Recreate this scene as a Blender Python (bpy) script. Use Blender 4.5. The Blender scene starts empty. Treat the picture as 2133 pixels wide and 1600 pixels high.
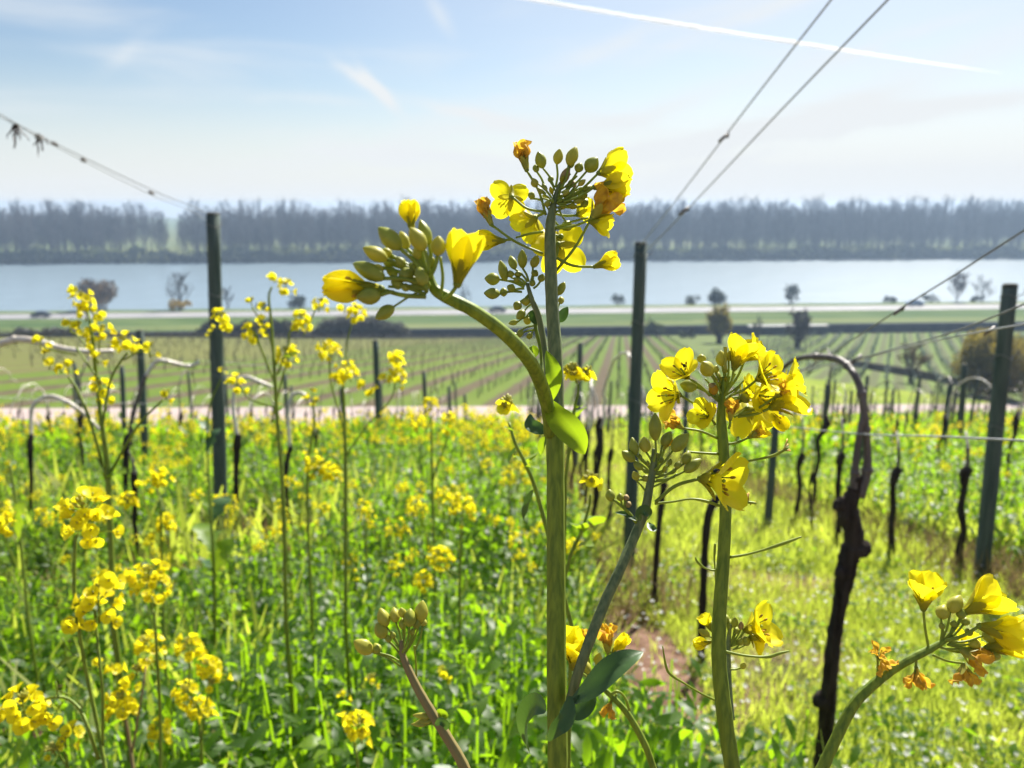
import bpy, math, random
import numpy as np
from mathutils import Vector, Matrix

# ------------------------------------------------------------------ camera, light, exposure
scene = bpy.context.scene
COL = scene.collection
PITCH = math.radians(13.2)
FPX, CXP, CYP = 1600.0, 1066.5, 800.0          # lens in pixels of the 2133 x 1600 photograph
CAM = Vector((0.0, 0.0, 1.0))
cd = bpy.data.cameras.new('camera')
cam = bpy.data.objects.new('camera', cd)
COL.objects.link(cam)
cam.location = CAM
cam.rotation_euler = (math.pi / 2 - PITCH, 0, 0)
cd.sensor_width = 36.0
cd.lens = 36.0 * FPX / 2133.0
cd.clip_start = 0.02
cd.clip_end = 60000.0
cd.dof.use_dof = True
cd.dof.focus_distance = 0.415
cd.dof.aperture_fstop = 10.5
scene.camera = cam

SUN_EL, SUN_AZ = math.radians(43), math.radians(27)      # azimuth to the right of straight ahead
w = bpy.data.worlds.new('World')
scene.world = w
w.use_nodes = True
sun = bpy.data.lights.new('sun', 'SUN')
sun.energy = 5.0
sun.angle = math.radians(0.55)
sun.color = (1.0, 0.95, 0.86)
so = bpy.data.objects.new('sun', sun)
COL.objects.link(so)
so.location = (20, 30, 40)
sd = Vector((math.sin(SUN_AZ) * math.cos(SUN_EL), math.cos(SUN_AZ) * math.cos(SUN_EL), math.sin(SUN_EL)))
so.rotation_euler = sd.to_track_quat('Z', 'Y').to_euler()
scene.view_settings.view_transform = 'Standard'
scene.view_settings.look = 'None'
scene.view_settings.exposure = 1.16
scene.view_settings.gamma = 1.0
scene.render.engine = 'CYCLES'
cy = scene.cycles
cy.max_bounces = 8
cy.diffuse_bounces = 1
cy.glossy_bounces = 2
cy.transmission_bounces = 4
cy.transparent_max_bounces = 8
cy.volume_bounces = 0
cy.use_denoising = True
cy.sample_clamp_indirect = 6.0
cy.caustics_reflective = False
cy.caustics_refractive = False

FW = Vector((0, math.cos(PITCH), -math.sin(PITCH)))
UP = Vector((0, math.sin(PITCH), math.cos(PITCH)))
RT = Vector((1, 0, 0))

def ray(x, y):
    return FW + RT * ((x - CXP) / FPX) - UP * ((y - CYP) / FPX)

def P(x, y, Z):
    """the point of the place seen at pixel x, y, Z metres deep"""
    return CAM + ray(x, y) * Z

# ------------------------------------------------------------------ sky
def build_sky():
    nt = w.node_tree
    nt.nodes.clear()
    N, L = nt.nodes.new, nt.links.new
    out = N('ShaderNodeOutputWorld')
    bg = N('ShaderNodeBackground')
    L(bg.outputs[0], out.inputs[0])
    sky = N('ShaderNodeTexSky')
    sky.sky_type = 'NISHITA'
    sky.sun_disc = False
    sky.sun_elevation = SUN_EL
    sky.sun_rotation = SUN_AZ
    sky.air_density = 1.0
    sky.dust_density = 0.6
    sky.ozone_density = 1.6
    bg.inputs[1].default_value = 0.052
    tc = N('ShaderNodeTexCoord')

    def math_(op, a, b=None, c=None, clamp=False):
        n = N('ShaderNodeMath'); n.operation = op; n.use_clamp = clamp
        for i, v in enumerate((a, b, c)):
            if v is None: continue
            if isinstance(v, (int, float)): n.inputs[i].default_value = v
            else: L(v, n.inputs[i])
        return n.outputs[0]

    def maprange(v, a, b, c, d):
        n = N('ShaderNodeMapRange'); n.interpolation_type = 'SMOOTHSTEP'
        L(v, n.inputs[0])
        for i, q in enumerate((a, b, c, d)): n.inputs[i + 1].default_value = q
        return n.outputs[0]

    sep = N('ShaderNodeSeparateXYZ'); L(tc.outputs['Generated'], sep.inputs[0])
    # thin streaky cirrus
    mp = N('ShaderNodeMapping'); mp.inputs['Scale'].default_value = (3.0, 2.0, 16.0)
    mp.inputs['Rotation'].default_value = (0, math.radians(-11), 0)
    L(tc.outputs['Generated'], mp.inputs[0])
    nz = N('ShaderNodeTexNoise'); nz.inputs['Scale'].default_value = 1.0; nz.inputs['Detail'].default_value = 5.0
    nz.inputs['Roughness'].default_value = 0.48; nz.inputs['Distortion'].default_value = 0.35
    L(mp.outputs[0], nz.inputs['Vector'])
    cir = maprange(nz.outputs[0], 0.46, 0.80, 0.0, 0.6)
    # whitening towards the horizon and towards the sun
    hor = maprange(sep.outputs[2], -0.01, 0.17, 1.0, 0.0)
    dot = N('ShaderNodeVectorMath'); dot.operation = 'DOT_PRODUCT'
    L(tc.outputs['Generated'], dot.inputs[0]); dot.inputs[1].default_value = sd
    glow = maprange(dot.outputs['Value'], 0.62, 1.0, 0.0, 0.6)
    fac = math_('ADD', math_('ADD', cir, hor), glow, clamp=True)
    # single wisps at their own directions
    wn = N('ShaderNodeTexNoise'); wn.inputs['Scale'].default_value = 9.0; wn.inputs['Detail'].default_value = 4.0
    L(tc.outputs['Generated'], wn.inputs['Vector'])
    warp = math_('MULTIPLY', math_('SUBTRACT', wn.outputs[0], 0.5), 0.03)
    for (x, y, ang, la, lb, amt) in ((752, 160, 24, 0.030, 0.007, 0.8), (795, 188, 48, 0.026, 0.0065, 1.1), (1000, 245, 12, 0.075, 0.008, 0.7),
                                     (655, 207, -4, 0.06, 0.006, 0.35), (1700, 262, -2, 0.20, 0.010, 1.0), (1560, 30, -14, 0.10, 0.010, 0.45),
                                     (1330, 70, -12, 0.12, 0.010, 0.35), (1900, 75, -8, 0.06, 0.007, 0.4), (920, 30, 55, 0.022, 0.007, 0.4),
                                     (260, 110, -40, 0.03, 0.007, 0.25), (1440, 205, -12, 0.16, 0.012, 0.35), (2010, 120, -14, 0.14, 0.02, 0.45)):
        d = ray(x, y).normalized()
        a = math.radians(ang)
        e1 = (RT * math.cos(a) - UP * math.sin(a))
        e2 = (RT * math.sin(a) + UP * math.cos(a))
        e1 = (e1 - d * e1.dot(d)); e2 = (e2 - d * e2.dot(d))
        vals = []
        for e, l in ((e1, la), (e2, lb)):
            dn = N('ShaderNodeVectorMath'); dn.operation = 'DOT_PRODUCT'
            L(tc.outputs['Generated'], dn.inputs[0]); dn.inputs[1].default_value = e
            off = e.dot(d)
            v = math_('SUBTRACT', dn.outputs['Value'], off)
            v = math_('ADD', v, warp)
            v = math_('DIVIDE', v, l)
            vals.append(math_('MULTIPLY', v, v))
        g = math_('EXPONENT', math_('MULTIPLY', math_('ADD', vals[0], vals[1]), -1.0))
        g = math_('MULTIPLY', g, math_('MULTIPLY', maprange(wn.outputs[0], 0.3, 0.6, 0.55, 1.0), amt))
        fac = math_('ADD', fac, g, clamp=True)
    mix = N('ShaderNodeMix'); mix.data_type = 'RGBA'
    L(fac, mix.inputs[0]); L(sky.outputs[0], mix.inputs[6])
    mix.inputs[7].default_value = (7.35, 7.7, 7.95, 1)
    L(mix.outputs[2], bg.inputs[0])
build_sky()

# ------------------------------------------------------------------ materials
def new_mat(name):
    m = bpy.data.materials.new(name)
    m.use_nodes = True
    m.node_tree.nodes.clear()
    return m, m.node_tree.nodes.new, m.node_tree.links.new

def M(name, c1, c2=None, scale=8.0, rough=0.6, spec=0.3, transl=None, tfac=0.45, bump=0.0, stretch=(1, 1, 1), attr=None, lo=0.35, hi=0.65, detail=5.0, coord='Object', sheen=0.0):
    m, N, L = new_mat(name)
    out = N('ShaderNodeOutputMaterial')
    p = N('ShaderNodeBsdfPrincipled')
    p.inputs['Roughness'].default_value = rough
    p.inputs['Specular IOR Level'].default_value = spec
    c2 = c2 or c1
    mix = N('ShaderNodeMix'); mix.data_type = 'RGBA'
    mix.inputs[6].default_value = (*c1, 1); mix.inputs[7].default_value = (*c2, 1)
    tc = N('ShaderNodeTexCoord')
    mp = N('ShaderNodeMapping'); mp.inputs['Scale'].default_value = stretch
    L(tc.outputs[coord], mp.inputs[0])
    nz = N('ShaderNodeTexNoise'); nz.inputs['Scale'].default_value = scale; nz.inputs['Detail'].default_value = detail
    L(mp.outputs[0], nz.inputs['Vector'])
    mr = N('ShaderNodeMapRange'); mr.inputs[1].default_value = lo; mr.inputs[2].default_value = hi
    L(nz.outputs[0], mr.inputs[0])
    src = mr.outputs[0]
    if attr:
        a = N('ShaderNodeAttribute'); a.attribute_name = attr
        ad = N('ShaderNodeMath'); ad.operation = 'MULTIPLY_ADD'; ad.use_clamp = True
        L(src, ad.inputs[0]); ad.inputs[1].default_value = 0.35
        ml = N('ShaderNodeMath'); ml.operation = 'MULTIPLY'; ml.inputs[1].default_value = 0.75
        L(a.outputs['Fac'], ml.inputs[0]); L(ml.outputs[0], ad.inputs[2])
        src = ad.outputs[0]
    L(src, mix.inputs[0])
    L(mix.outputs[2], p.inputs['Base Color'])
    if bump:
        b = N('ShaderNodeBump'); b.inputs['Strength'].default_value = bump; b.inputs['Distance'].default_value = 0.02
        L(nz.outputs[0], b.inputs['Height']); L(b.outputs[0], p.inputs['Normal'])
    if transl:
        t = N('ShaderNodeBsdfTranslucent')
        tm = N('ShaderNodeMix'); tm.data_type = 'RGBA'
        k = transl
        tm.inputs[6].default_value = (*k, 1)
        g_ = min(1.45, max(.6, c2[1] / c1[1]))
        tm.inputs[7].default_value = (min(1, k[0] * g_ * 1.08), min(1, k[1] * g_), min(1, k[2] * g_), 1)
        L(src, tm.inputs[0]); L(tm.outputs[2], t.inputs[0])
        ms = N('ShaderNodeMixShader'); ms.inputs[0].default_value = tfac
        L(p.outputs[0], ms.inputs[1]); L(t.outputs[0], ms.inputs[2])
        L(ms.outputs[0], out.inputs[0])
    else:
        L(p.outputs[0], out.inputs[0])
    return m

MT = dict(
    petal=M('petal_yellow', (0.90, 0.82, 0.022), (0.90, 0.76, 0.016), 60, 0.42, 0.3, (0.98, 0.92, 0.018), 0.60),
    petal_mass=M('petal_mass_yellow', (0.92, 0.79, 0.025), (0.88, 0.72, 0.018), 30, 0.6, 0.15, (1.0, 0.88, 0.02), 0.55),
    wilt=M('wilted_petal', (0.92, 0.64, 0.05), (0.72, 0.40, 0.07), 260, 0.6, 0.2, (0.97, 0.66, 0.05), 0.5),
    bud=M('bud_green', (0.43, 0.45, 0.060), (0.29, 0.33, 0.045), 160, 0.42, 0.4, (0.55, 0.60, 0.03), 0.25, bump=0.05),
    budy=M('bud_yellow', (0.54, 0.51, 0.08), (0.40, 0.42, 0.06), 160, 0.45, 0.35, (0.70, 0.66, 0.05), 0.3),
    budf=M('bud_faded', (0.42, 0.28, 0.14), (0.34, 0.26, 0.08), 150, 0.6, 0.2),
    sepal=M('sepal_yellow_green', (0.46, 0.44, 0.03), (0.34, 0.36, 0.03), 120, 0.5, 0.3, (0.62, 0.58, 0.03), 0.45),
    anther=M('anther', (0.62, 0.36, 0.02), (0.30, 0.16, 0.02), 300, 0.6),
    pistil=M('pistil', (0.42, 0.50, 0.05), None, 50, 0.5),
    stem=M('stem_green', (0.120, 0.190, 0.018), (0.25, 0.335, 0.030), 420, 0.52, 0.4, (0.40, 0.46, 0.02), 0.16, stretch=(1, 1, 0.035), bump=0.05),
    stemb=M('stem_blue_green', (0.100, 0.140, 0.050), (0.205, 0.240, 0.090), 420, 0.55, 0.4, stretch=(1, 1, 0.035), bump=0.04),
    stemr=M('stem_reddish', (0.30, 0.25, 0.09), (0.24, 0.18, 0.08), 40, 0.5, 0.3, stretch=(1, 1, 0.2), bump=0.05),
    pedicel=M('pedicel', (0.31, 0.39, 0.045), (0.24, 0.31, 0.035), 160, 0.45, 0.4, (0.55, 0.62, 0.04), 0.28),
    leaf=M('rape_leaf', (0.024, 0.062, 0.014), (0.085, 0.145, 0.022), 14, 0.45, 0.38, (0.25, 0.47, 0.008), 0.54, attr='v'),
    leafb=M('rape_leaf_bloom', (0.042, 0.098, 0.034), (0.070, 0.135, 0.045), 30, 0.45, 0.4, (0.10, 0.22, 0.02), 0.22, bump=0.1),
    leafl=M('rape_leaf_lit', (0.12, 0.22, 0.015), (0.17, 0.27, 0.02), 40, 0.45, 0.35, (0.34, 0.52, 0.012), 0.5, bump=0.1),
    grass=M('grass_blade', (0.10, 0.170, 0.02), (0.38, 0.38, 0.14), 3, 0.55, 0.25, (0.48, 0.60, 0.06), 0.52, attr='v'),
    dry=M('dry_grass', (0.30, 0.24, 0.11), (0.20, 0.15, 0.07), 5, 0.8, 0.1, (0.3, 0.23, 0.1), 0.3, attr='v'),
    whitef=M('white_floret', (0.75, 0.75, 0.72), None, 20, 0.6, 0.2, (0.7, 0.7, 0.66), 0.35),
    purple=M('purple_floret', (0.34, 0.10, 0.36), None, 20, 0.6, 0.2, (0.4, 0.1, 0.42), 0.35),
    post=M('weathered_post', (0.066, 0.094, 0.084), (0.14, 0.175, 0.155), 9, 0.85, 0.15, bump=0.5, stretch=(6, 6, 0.5), lo=0.3, hi=0.7),
    posttop=M('post_end_grain', (0.07, 0.075, 0.07), (0.12, 0.12, 0.11), 30, 0.9, 0.1, bump=0.3),
    bark=M('vine_bark', (0.024, 0.019, 0.016), (0.080, 0.064, 0.052), 28, 0.95, 0.08, bump=1.0, stretch=(2.5, 2.5, 0.35), lo=0.3, hi=0.7),
    cane=M('cane_bark', (0.80, 0.74, 0.64), (0.64, 0.56, 0.46), 25, 0.35, 0.7, bump=0.2, stretch=(2, 2, 1)),
    caned=M('cane_bark_grey', (0.085, 0.072, 0.066), (0.155, 0.13, 0.115), 30, 0.5, 0.4, bump=0.3, stretch=(2, 2, 0.5)),
    wire=M('galvanised_wire', (0.42, 0.44, 0.45), (0.3, 0.31, 0.32), 30, 0.45, 0.5),
    wiredark=M('old_wire', (0.16, 0.17, 0.17), (0.24, 0.25, 0.25), 30, 0.5, 0.5),
    path=M('path_paving', (0.33, 0.265, 0.25), (0.42, 0.345, 0.325), 1.6, 0.9, 0.1, lo=0.3, hi=0.7),
    road=M('road_asphalt', (0.23, 0.225, 0.235), (0.28, 0.27, 0.275), 0.15, 0.8, 0.2),
    rail=M('rail_wall', (0.035, 0.037, 0.047), (0.055, 0.056, 0.066), 0.6, 0.9, 0.1, bump=0.2),
    ballast=M('ballast', (0.15, 0.13, 0.12), (0.10, 0.09, 0.085), 2, 0.95, 0.1),
    steel=M('rail_steel', (0.25, 0.22, 0.20), None, 4, 0.4, 0.5),
    concrete=M('pale_concrete', (0.50, 0.48, 0.47), (0.42, 0.41, 0.40), 0.8, 0.8, 0.2),
    stonew=M('dark_stone_wall', (0.10, 0.085, 0.075), (0.17, 0.145, 0.125), 3, 0.95, 0.1, bump=0.5),
    twig=M('bare_twigs', (0.062, 0.053, 0.050), (0.100, 0.086, 0.080), 0.3, 0.85, 0.1),
    twigs2=M('bare_twigs_brown', (0.16, 0.105, 0.06), (0.23, 0.16, 0.09), 1.0, 0.85, 0.1),
    twigp=M('bare_twigs_pale', (0.10, 0.088, 0.085), (0.15, 0.13, 0.12), 1.0, 0.85, 0.1),
    trunk=M('tree_trunk', (0.045, 0.040, 0.038), (0.075, 0.066, 0.06), 1.2, 0.9, 0.1),
    scrub=M('bank_scrub', (0.022, 0.034, 0.022), (0.045, 0.058, 0.03), 0.25, 0.8, 0.1, (0.03, 0.05, 0.02), 0.2),
    fresh=M('fresh_spring_foliage', (0.085, 0.115, 0.025), (0.15, 0.17, 0.04), 0.2, 0.7, 0.1, (0.18, 0.22, 0.03), 0.3),
    olive=M('olive_foliage', (0.13, 0.12, 0.025), (0.22, 0.19, 0.04), 2.0, 0.7, 0.15, (0.3, 0.25, 0.03), 0.3),
    darkfol=M('dark_evergreen_foliage', (0.018, 0.030, 0.016), (0.04, 0.055, 0.028), 2.0, 0.7, 0.15, (0.03, 0.05, 0.01), 0.15),
    blossom=M('blackthorn_blossom', (0.34, 0.32, 0.30), (0.24, 0.22, 0.20), 1.5, 0.8, 0.1, (0.3, 0.28, 0.26), 0.2),
    hedgewood=M('hedge_wood', (0.055, 0.052, 0.045), (0.10, 0.095, 0.075), 1.0, 0.9, 0.1),
    yellowsh=M('forsythia_bloom', (0.50, 0.34, 0.03), (0.32, 0.22, 0.03), 1.5, 0.7, 0.1, (0.55, 0.38, 0.03), 0.3),
    carpaint=M('dark_car_paint', (0.018, 0.024, 0.03), None, 2, 0.25, 0.6),
    carblue=M('blue_car_paint', (0.06, 0.16, 0.34), None, 2, 0.25, 0.6),
    glass=M('car_glass', (0.02, 0.025, 0.03), None, 2, 0.06, 0.8),
    tyre=M('tyre_rubber', (0.015, 0.015, 0.015), None, 2, 0.8, 0.2),
    rim=M('wheel_rim', (0.35, 0.35, 0.36), None, 2, 0.4, 0.5),
    lamp=M('headlamp_glass', (0.75, 0.78, 0.8), None, 2, 0.08, 0.8),
    beetle=M('beetle_black', (0.01, 0.01, 0.012), None, 2, 0.3, 0.5),
)

# ------------------------------------------------------------------ mesh helpers
def tag(o, label=None, cat=None, group=None, kind=None):
    if label: o['label'] = label
    if cat: o['category'] = cat
    if group: o['group'] = group
    if kind: o['kind'] = kind
    return o

def thing(name, label, cat, loc=(0, 0, 0), group=None):
    o = bpy.data.objects.new(name, None)
    o.empty_display_size = 0.05
    o.location = loc
    COL.objects.link(o)
    return tag(o, label, cat, group)

def copy_tree(o, parent=None):
    c = o.copy()
    COL.objects.link(c)
    if parent is not None: c.parent = parent
    for ch in list(o.children): copy_tree(ch, c)
    return c

class MB:
    """collects shapes; build() links them as ONE mesh object"""
    def __init__(self): self.v, self.f, self.m = [], [], []
    def add(self, vs, fs, mi=0):
        b = len(self.v)
        self.v += [tuple(p) for p in vs]
        for f in fs:
            self.f.append(tuple(i + b for i in f)); self.m.append(mi)
    def tube(self, pts, rad, sides=8, mi=0, ridge=0.0, nr=7, cap=True):
        pts = [Vector(p) for p in pts]
        n = len(pts)
        if not hasattr(rad, '__len__'): rad = [rad] * n
        t0 = (pts[1] - pts[0]).normalized()
        ref = Vector((0, 0, 1)) if abs(t0.z) < 0.9 else Vector((1, 0, 0))
        nrm = (ref - t0 * ref.dot(t0)).normalized()
        vs, fs = [], []
        for i, p in enumerate(pts):
            t = (pts[min(i + 1, n - 1)] - pts[max(i - 1, 0)])
            t = t.normalized() if t.length > 1e-9 else t0
            nrm = (nrm - t * nrm.dot(t)).normalized()
            bn = t.cross(nrm)
            for k in range(sides):
                a = 2 * math.pi * k / sides
                r = rad[i] * (1 + ridge * math.cos(nr * a))
                vs.append(p + nrm * (math.cos(a) * r) + bn * (math.sin(a) * r))
        for i in range(n - 1):
            for k in range(sides):
                k2 = (k + 1) % sides
                fs.append((i * sides + k, i * sides + k2, (i + 1) * sides + k2, (i + 1) * sides + k))
        if cap:
            fs.append(tuple(range(sides))[::-1])
            fs.append(tuple((n - 1) * sides + k for k in range(sides)))
        self.add(vs, fs, mi)
    def lathe(self, a, b, prof, wid, sides=10, lobes=0, lobe=0.0, mi=0, flat=1.0):
        """a surface of revolution from a to b; prof = [(t, r)] with r as a share of wid / 2"""
        a, b = Vector(a), Vector(b)
        ax = (b - a); L_ = ax.length; ax.normalize()
        ref = Vector((0, 0, 1)) if abs(ax.z) < 0.9 else Vector((1, 0, 0))
        u = (ref - ax * ref.dot(ax)).normalized(); v = ax.cross(u)
        vs, fs = [], []
        for (t, r) in prof:
            for k in range(sides):
                an = 2 * math.pi * k / sides
                q = r * wid * 0.5 * (1 + lobe * math.cos(lobes * an) * min(1, t * 3))
                vs.append(a + ax * (t * L_) + u * (math.cos(an) * q) + v * (math.sin(an) * q * flat))
        n = len(prof)
        for i in range(n - 1):
            for k in range(sides):
                k2 = (k + 1) % sides
                fs.append((i * sides + k, i * sides + k2, (i + 1) * sides + k2, (i + 1) * sides + k))
        fs.append(tuple(range(sides))[::-1]); fs.append(tuple((n - 1) * sides + k for k in range(sides)))
        self.add(vs, fs, mi)
    def grid(self, pts, nu, nv, mi=0):
        fs = []
        for i in range(nu - 1):
            for j in range(nv - 1):
                fs.append((i * nv + j, i * nv + j + 1, (i + 1) * nv + j + 1, (i + 1) * nv + j))
        self.add(pts, fs, mi)
    def box(self, c, s, mi=0, rz=0.0):
        cx, cyy, cz = c; sx, sy, sz = s[0] / 2, s[1] / 2, s[2] / 2
        ca, sa = math.cos(rz), math.sin(rz)
        vs = []
        for dz in (-sz, sz):
            for dx, dy in ((-sx, -sy), (sx, -sy), (sx, sy), (-sx, sy)):
                vs.append((cx + dx * ca - dy * sa, cyy + dx * sa + dy * ca, cz + dz))
        self.add(vs, [(3, 2, 1, 0), (4, 5, 6, 7), (0, 1, 5, 4), (1, 2, 6, 5), (2, 3, 7, 6), (3, 0, 4, 7)], mi)
    def build(self, name, mats, parent=None, origin=None, smooth=True, subs=0):
        me = bpy.data.meshes.new(name)
        org = Vector(origin) if origin is not None else (Vector(parent.location) if parent is not None and parent.parent is None else Vector((0, 0, 0)))
        vs = [(p[0] - org.x, p[1] - org.y, p[2] - org.z) for p in self.v]
        me.from_pydata(vs, [], self.f)
        if not isinstance(mats, (list, tuple)): mats = [mats]
        for m in mats: me.materials.append(m)
        me.polygons.foreach_set('material_index', self.m)
        if smooth: me.polygons.foreach_set('use_smooth', [True] * len(self.f))
        me.update()
        o = bpy.data.objects.new(name, me)
        COL.objects.link(o)
        if parent is not None: o.parent = parent
        if subs:
            md = o.modifiers.new('sub', 'SUBSURF'); md.levels = subs; md.render_levels = subs
        return o

def np_mesh(name, V, F, mats, mi=None, attr=None, smooth=True):
    """big meshes: V (n,3), F (m,4) quads or (m,3) triangles"""
    me = bpy.data.meshes.new(name)
    k = F.shape[1]
    me.vertices.add(len(V)); me.vertices.foreach_set('co', V.astype(np.float32).ravel())
    me.loops.add(F.size); me.loops.foreach_set('vertex_index', F.astype(np.int32).ravel())
    me.polygons.add(len(F))
    me.polygons.foreach_set('loop_start', np.arange(0, F.size, k, dtype=np.int32))
    me.polygons.foreach_set('loop_total', np.full(len(F), k, dtype=np.int32))
    if not isinstance(mats, (list, tuple)): mats = [mats]
    for m in mats: me.materials.append(m)
    if mi is not None: me.polygons.foreach_set('material_index', mi.astype(np.int32))
    if smooth: me.polygons.foreach_set('use_smooth', np.ones(len(F), dtype=bool))
    me.update(calc_edges=True)
    if attr is not None:
        a = me.attributes.new('v', 'FLOAT', 'POINT'); a.data.foreach_set('value', attr.astype(np.float32))
    o = bpy.data.objects.new(name, me)
    COL.objects.link(o)
    return o

def rot_mats(yaw, pitch, roll):
    """arrays of angles -> (n,3,3): template +Y turned to yaw (from +Y), lifted by pitch, rolled about its own axis"""
    cz, sz = np.cos(yaw), np.sin(yaw); cx, sx = np.cos(pitch), np.sin(pitch); cr, sr = np.cos(roll), np.sin(roll)
    n = len(yaw); o = np.zeros(n); i = np.ones(n)
    Rz = np.stack([np.stack([cz, -sz, o], -1), np.stack([sz, cz, o], -1), np.stack([o, o, i], -1)], 1)
    Rx = np.stack([np.stack([i, o, o], -1), np.stack([o, cx, -sx], -1), np.stack([o, sx, cx], -1)], 1)
    Ry = np.stack([np.stack([cr, o, sr], -1), np.stack([o, i, o], -1), np.stack([-sr, o, cr], -1)], 1)
    return Rz @ Rx @ Ry

def scatter(tv, tf, pos, R, sc, val=None, tmi=None):
    n, m = len(pos), len(tv)
    if np.ndim(sc) == 1: S = np.asarray(sc)[:, None, None]
    else: S = np.asarray(sc)[:, None, :]
    V = np.einsum('nij,nmj->nmi', R, tv[None] * S) + pos[:, None, :]
    F = tf[None] + (np.arange(n) * m)[:, None, None]
    a = np.repeat(val, m) if val is not None else None
    mi = np.tile(tmi, n) if tmi is not None else None
    return V.reshape(-1, 3), F.reshape(-1, tf.shape[1]), a, mi

def join_np(parts):
    Vs, Fs, As, Ms, b = [], [], [], [], 0
    for V, F, a, mi in parts:
        Vs.append(V); Fs.append(F + b); b += len(V)
        As.append(a if a is not None else np.full(len(V), 0.5)); Ms.append(mi if mi is not None else np.zeros(len(F), int))
    return np.concatenate(Vs), np.concatenate(Fs), np.concatenate(As), np.concatenate(Ms)

def leaf_template(n=4, wid=0.42, bend=0.5, lobed=False, fold=0.12):
    vs = []
    for i in range(n + 1):
        t = i / n
        h = wid * 0.4 if n == 1 else wid * 0.5 * (math.sin(math.pi * min(1, t * 0.94 + 0.05)) ** 0.7)
        if lobed and i % 2 == 1 and i < n - 1: h *= 0.62
        y = math.sin(t * bend) / max(bend, 1e-3)
        z = -(1 - math.cos(t * bend)) / max(bend, 1e-3)
        vs += [(-h, y, z + fold * h), (0, y, z), (h, y, z + fold * h)]
    fs = []
    for i in range(n):
        for j in (0, 1):
            a = i * 3 + j
            fs.append((a, a + 1, a + 4, a + 3))
    return np.array(vs), np.array(fs)

def catmull(pts, n=8):
    """pts rows of equal length (x, y, Z, ...); smooth curve through them"""
    A = [np.array(p, float) for p in pts]
    A = [2 * A[0] - A[1]] + A + [2 * A[-1] - A[-2]]
    out = []
    for i in range(1, len(A) - 2):
        for k in range(n):
            t = k / n
            out.append(0.5 * ((2 * A[i]) + (A[i + 1] - A[i - 1]) * t + (2 * A[i - 1] - 5 * A[i] + 4 * A[i + 1] - A[i + 2]) * t * t
                              + (3 * A[i] - A[i - 1] - 3 * A[i + 1] + A[i + 2]) * t ** 3))
    out.append(A[-2])
    return out

def px_tube(mb, pts, sides=8, n=6, mi=0, ridge=0.0, nr=7):
    """pts = (x, y, Z, width in px): a tapered tube through those points of the place"""
    c = catmull(pts, n)
    mb.tube([P(q[0], q[1], q[2]) for q in c], [max(q[3], 0.5) * 0.5 * q[2] / FPX for q in c], sides, mi, ridge, nr)

# ------------------------------------------------------------------ terrain
def ratio(v): return math.tan(PITCH + math.atan((v - CYP) / FPX))
SLOPE = 0.258
def on_slope(x, y):
    r = ray(x, y); t = 1.0 / (-r.z - SLOPE * r.y)
    return CAM + r * t
PA, PB = on_slope(0, 912), on_slope(2133, 863)
PDX = (PB.y - PA.y) / (PB.x - PA.x)
PATHW = 3.0                                     # measured along Y
def path_y(X): return PA.y + (np.clip(X, -40, 60) - PA.x) * PDX
TILT = 0.075
RQ, WZ, LZ = 148.0, -27.05, -25.5               # railway, water level, river meadow level
QP = [RQ, 156, 178, 204, 212, 226, 374, 387, 398, 600, 9000]
QZ = [-24.3, -24.7, LZ, LZ, -27.8, -32, -32, -27.8, -25.2, -24, -23]
def zg(X, Y):
    X = np.asarray(X, float); Y = np.asarray(Y, float)
    yp = path_y(X)
    zp = -SLOPE * np.maximum(yp, -30)
    slope = -SLOPE * np.maximum(Y, -3)
    yr = RQ + TILT * X
    y2 = yp + PATHW
    t = np.clip((Y - y2) / np.maximum(yr - y2, 1), 0, 1)
    field = zp - 0.05 + (-24.3 - zp) * (t * 0.9 + 0.1 * t * t)
    q = Y - TILT * X
    low = np.interp(q, QP, QZ)
    z = np.where(Y < yp, slope, np.where(Y < y2, zp, field))
    return np.where(q > RQ, low, z)
def zgf(x, y): return float(zg(x, y))
def G(x, y):
    """where the line of sight through pixel x, y meets the ground"""
    r = ray(x, y); t, dt = 0.5, 0.02
    while t < 3000:
        p = CAM + r * t
        if p.z < zgf(p.x, p.y):
            lo, hi = t - dt, t
            for _ in range(30):
                m_ = (lo + hi) / 2; p = CAM + r * m_
                if p.z < zgf(p.x, p.y): hi = m_
                else: lo = m_
            return CAM + r * hi
        dt = max(0.02, t * 0.01); t += dt
    return CAM + r * t
def at_Y(x, y, Y):
    r = ray(x, y); return CAM + r * (Y / r.y)
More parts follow.
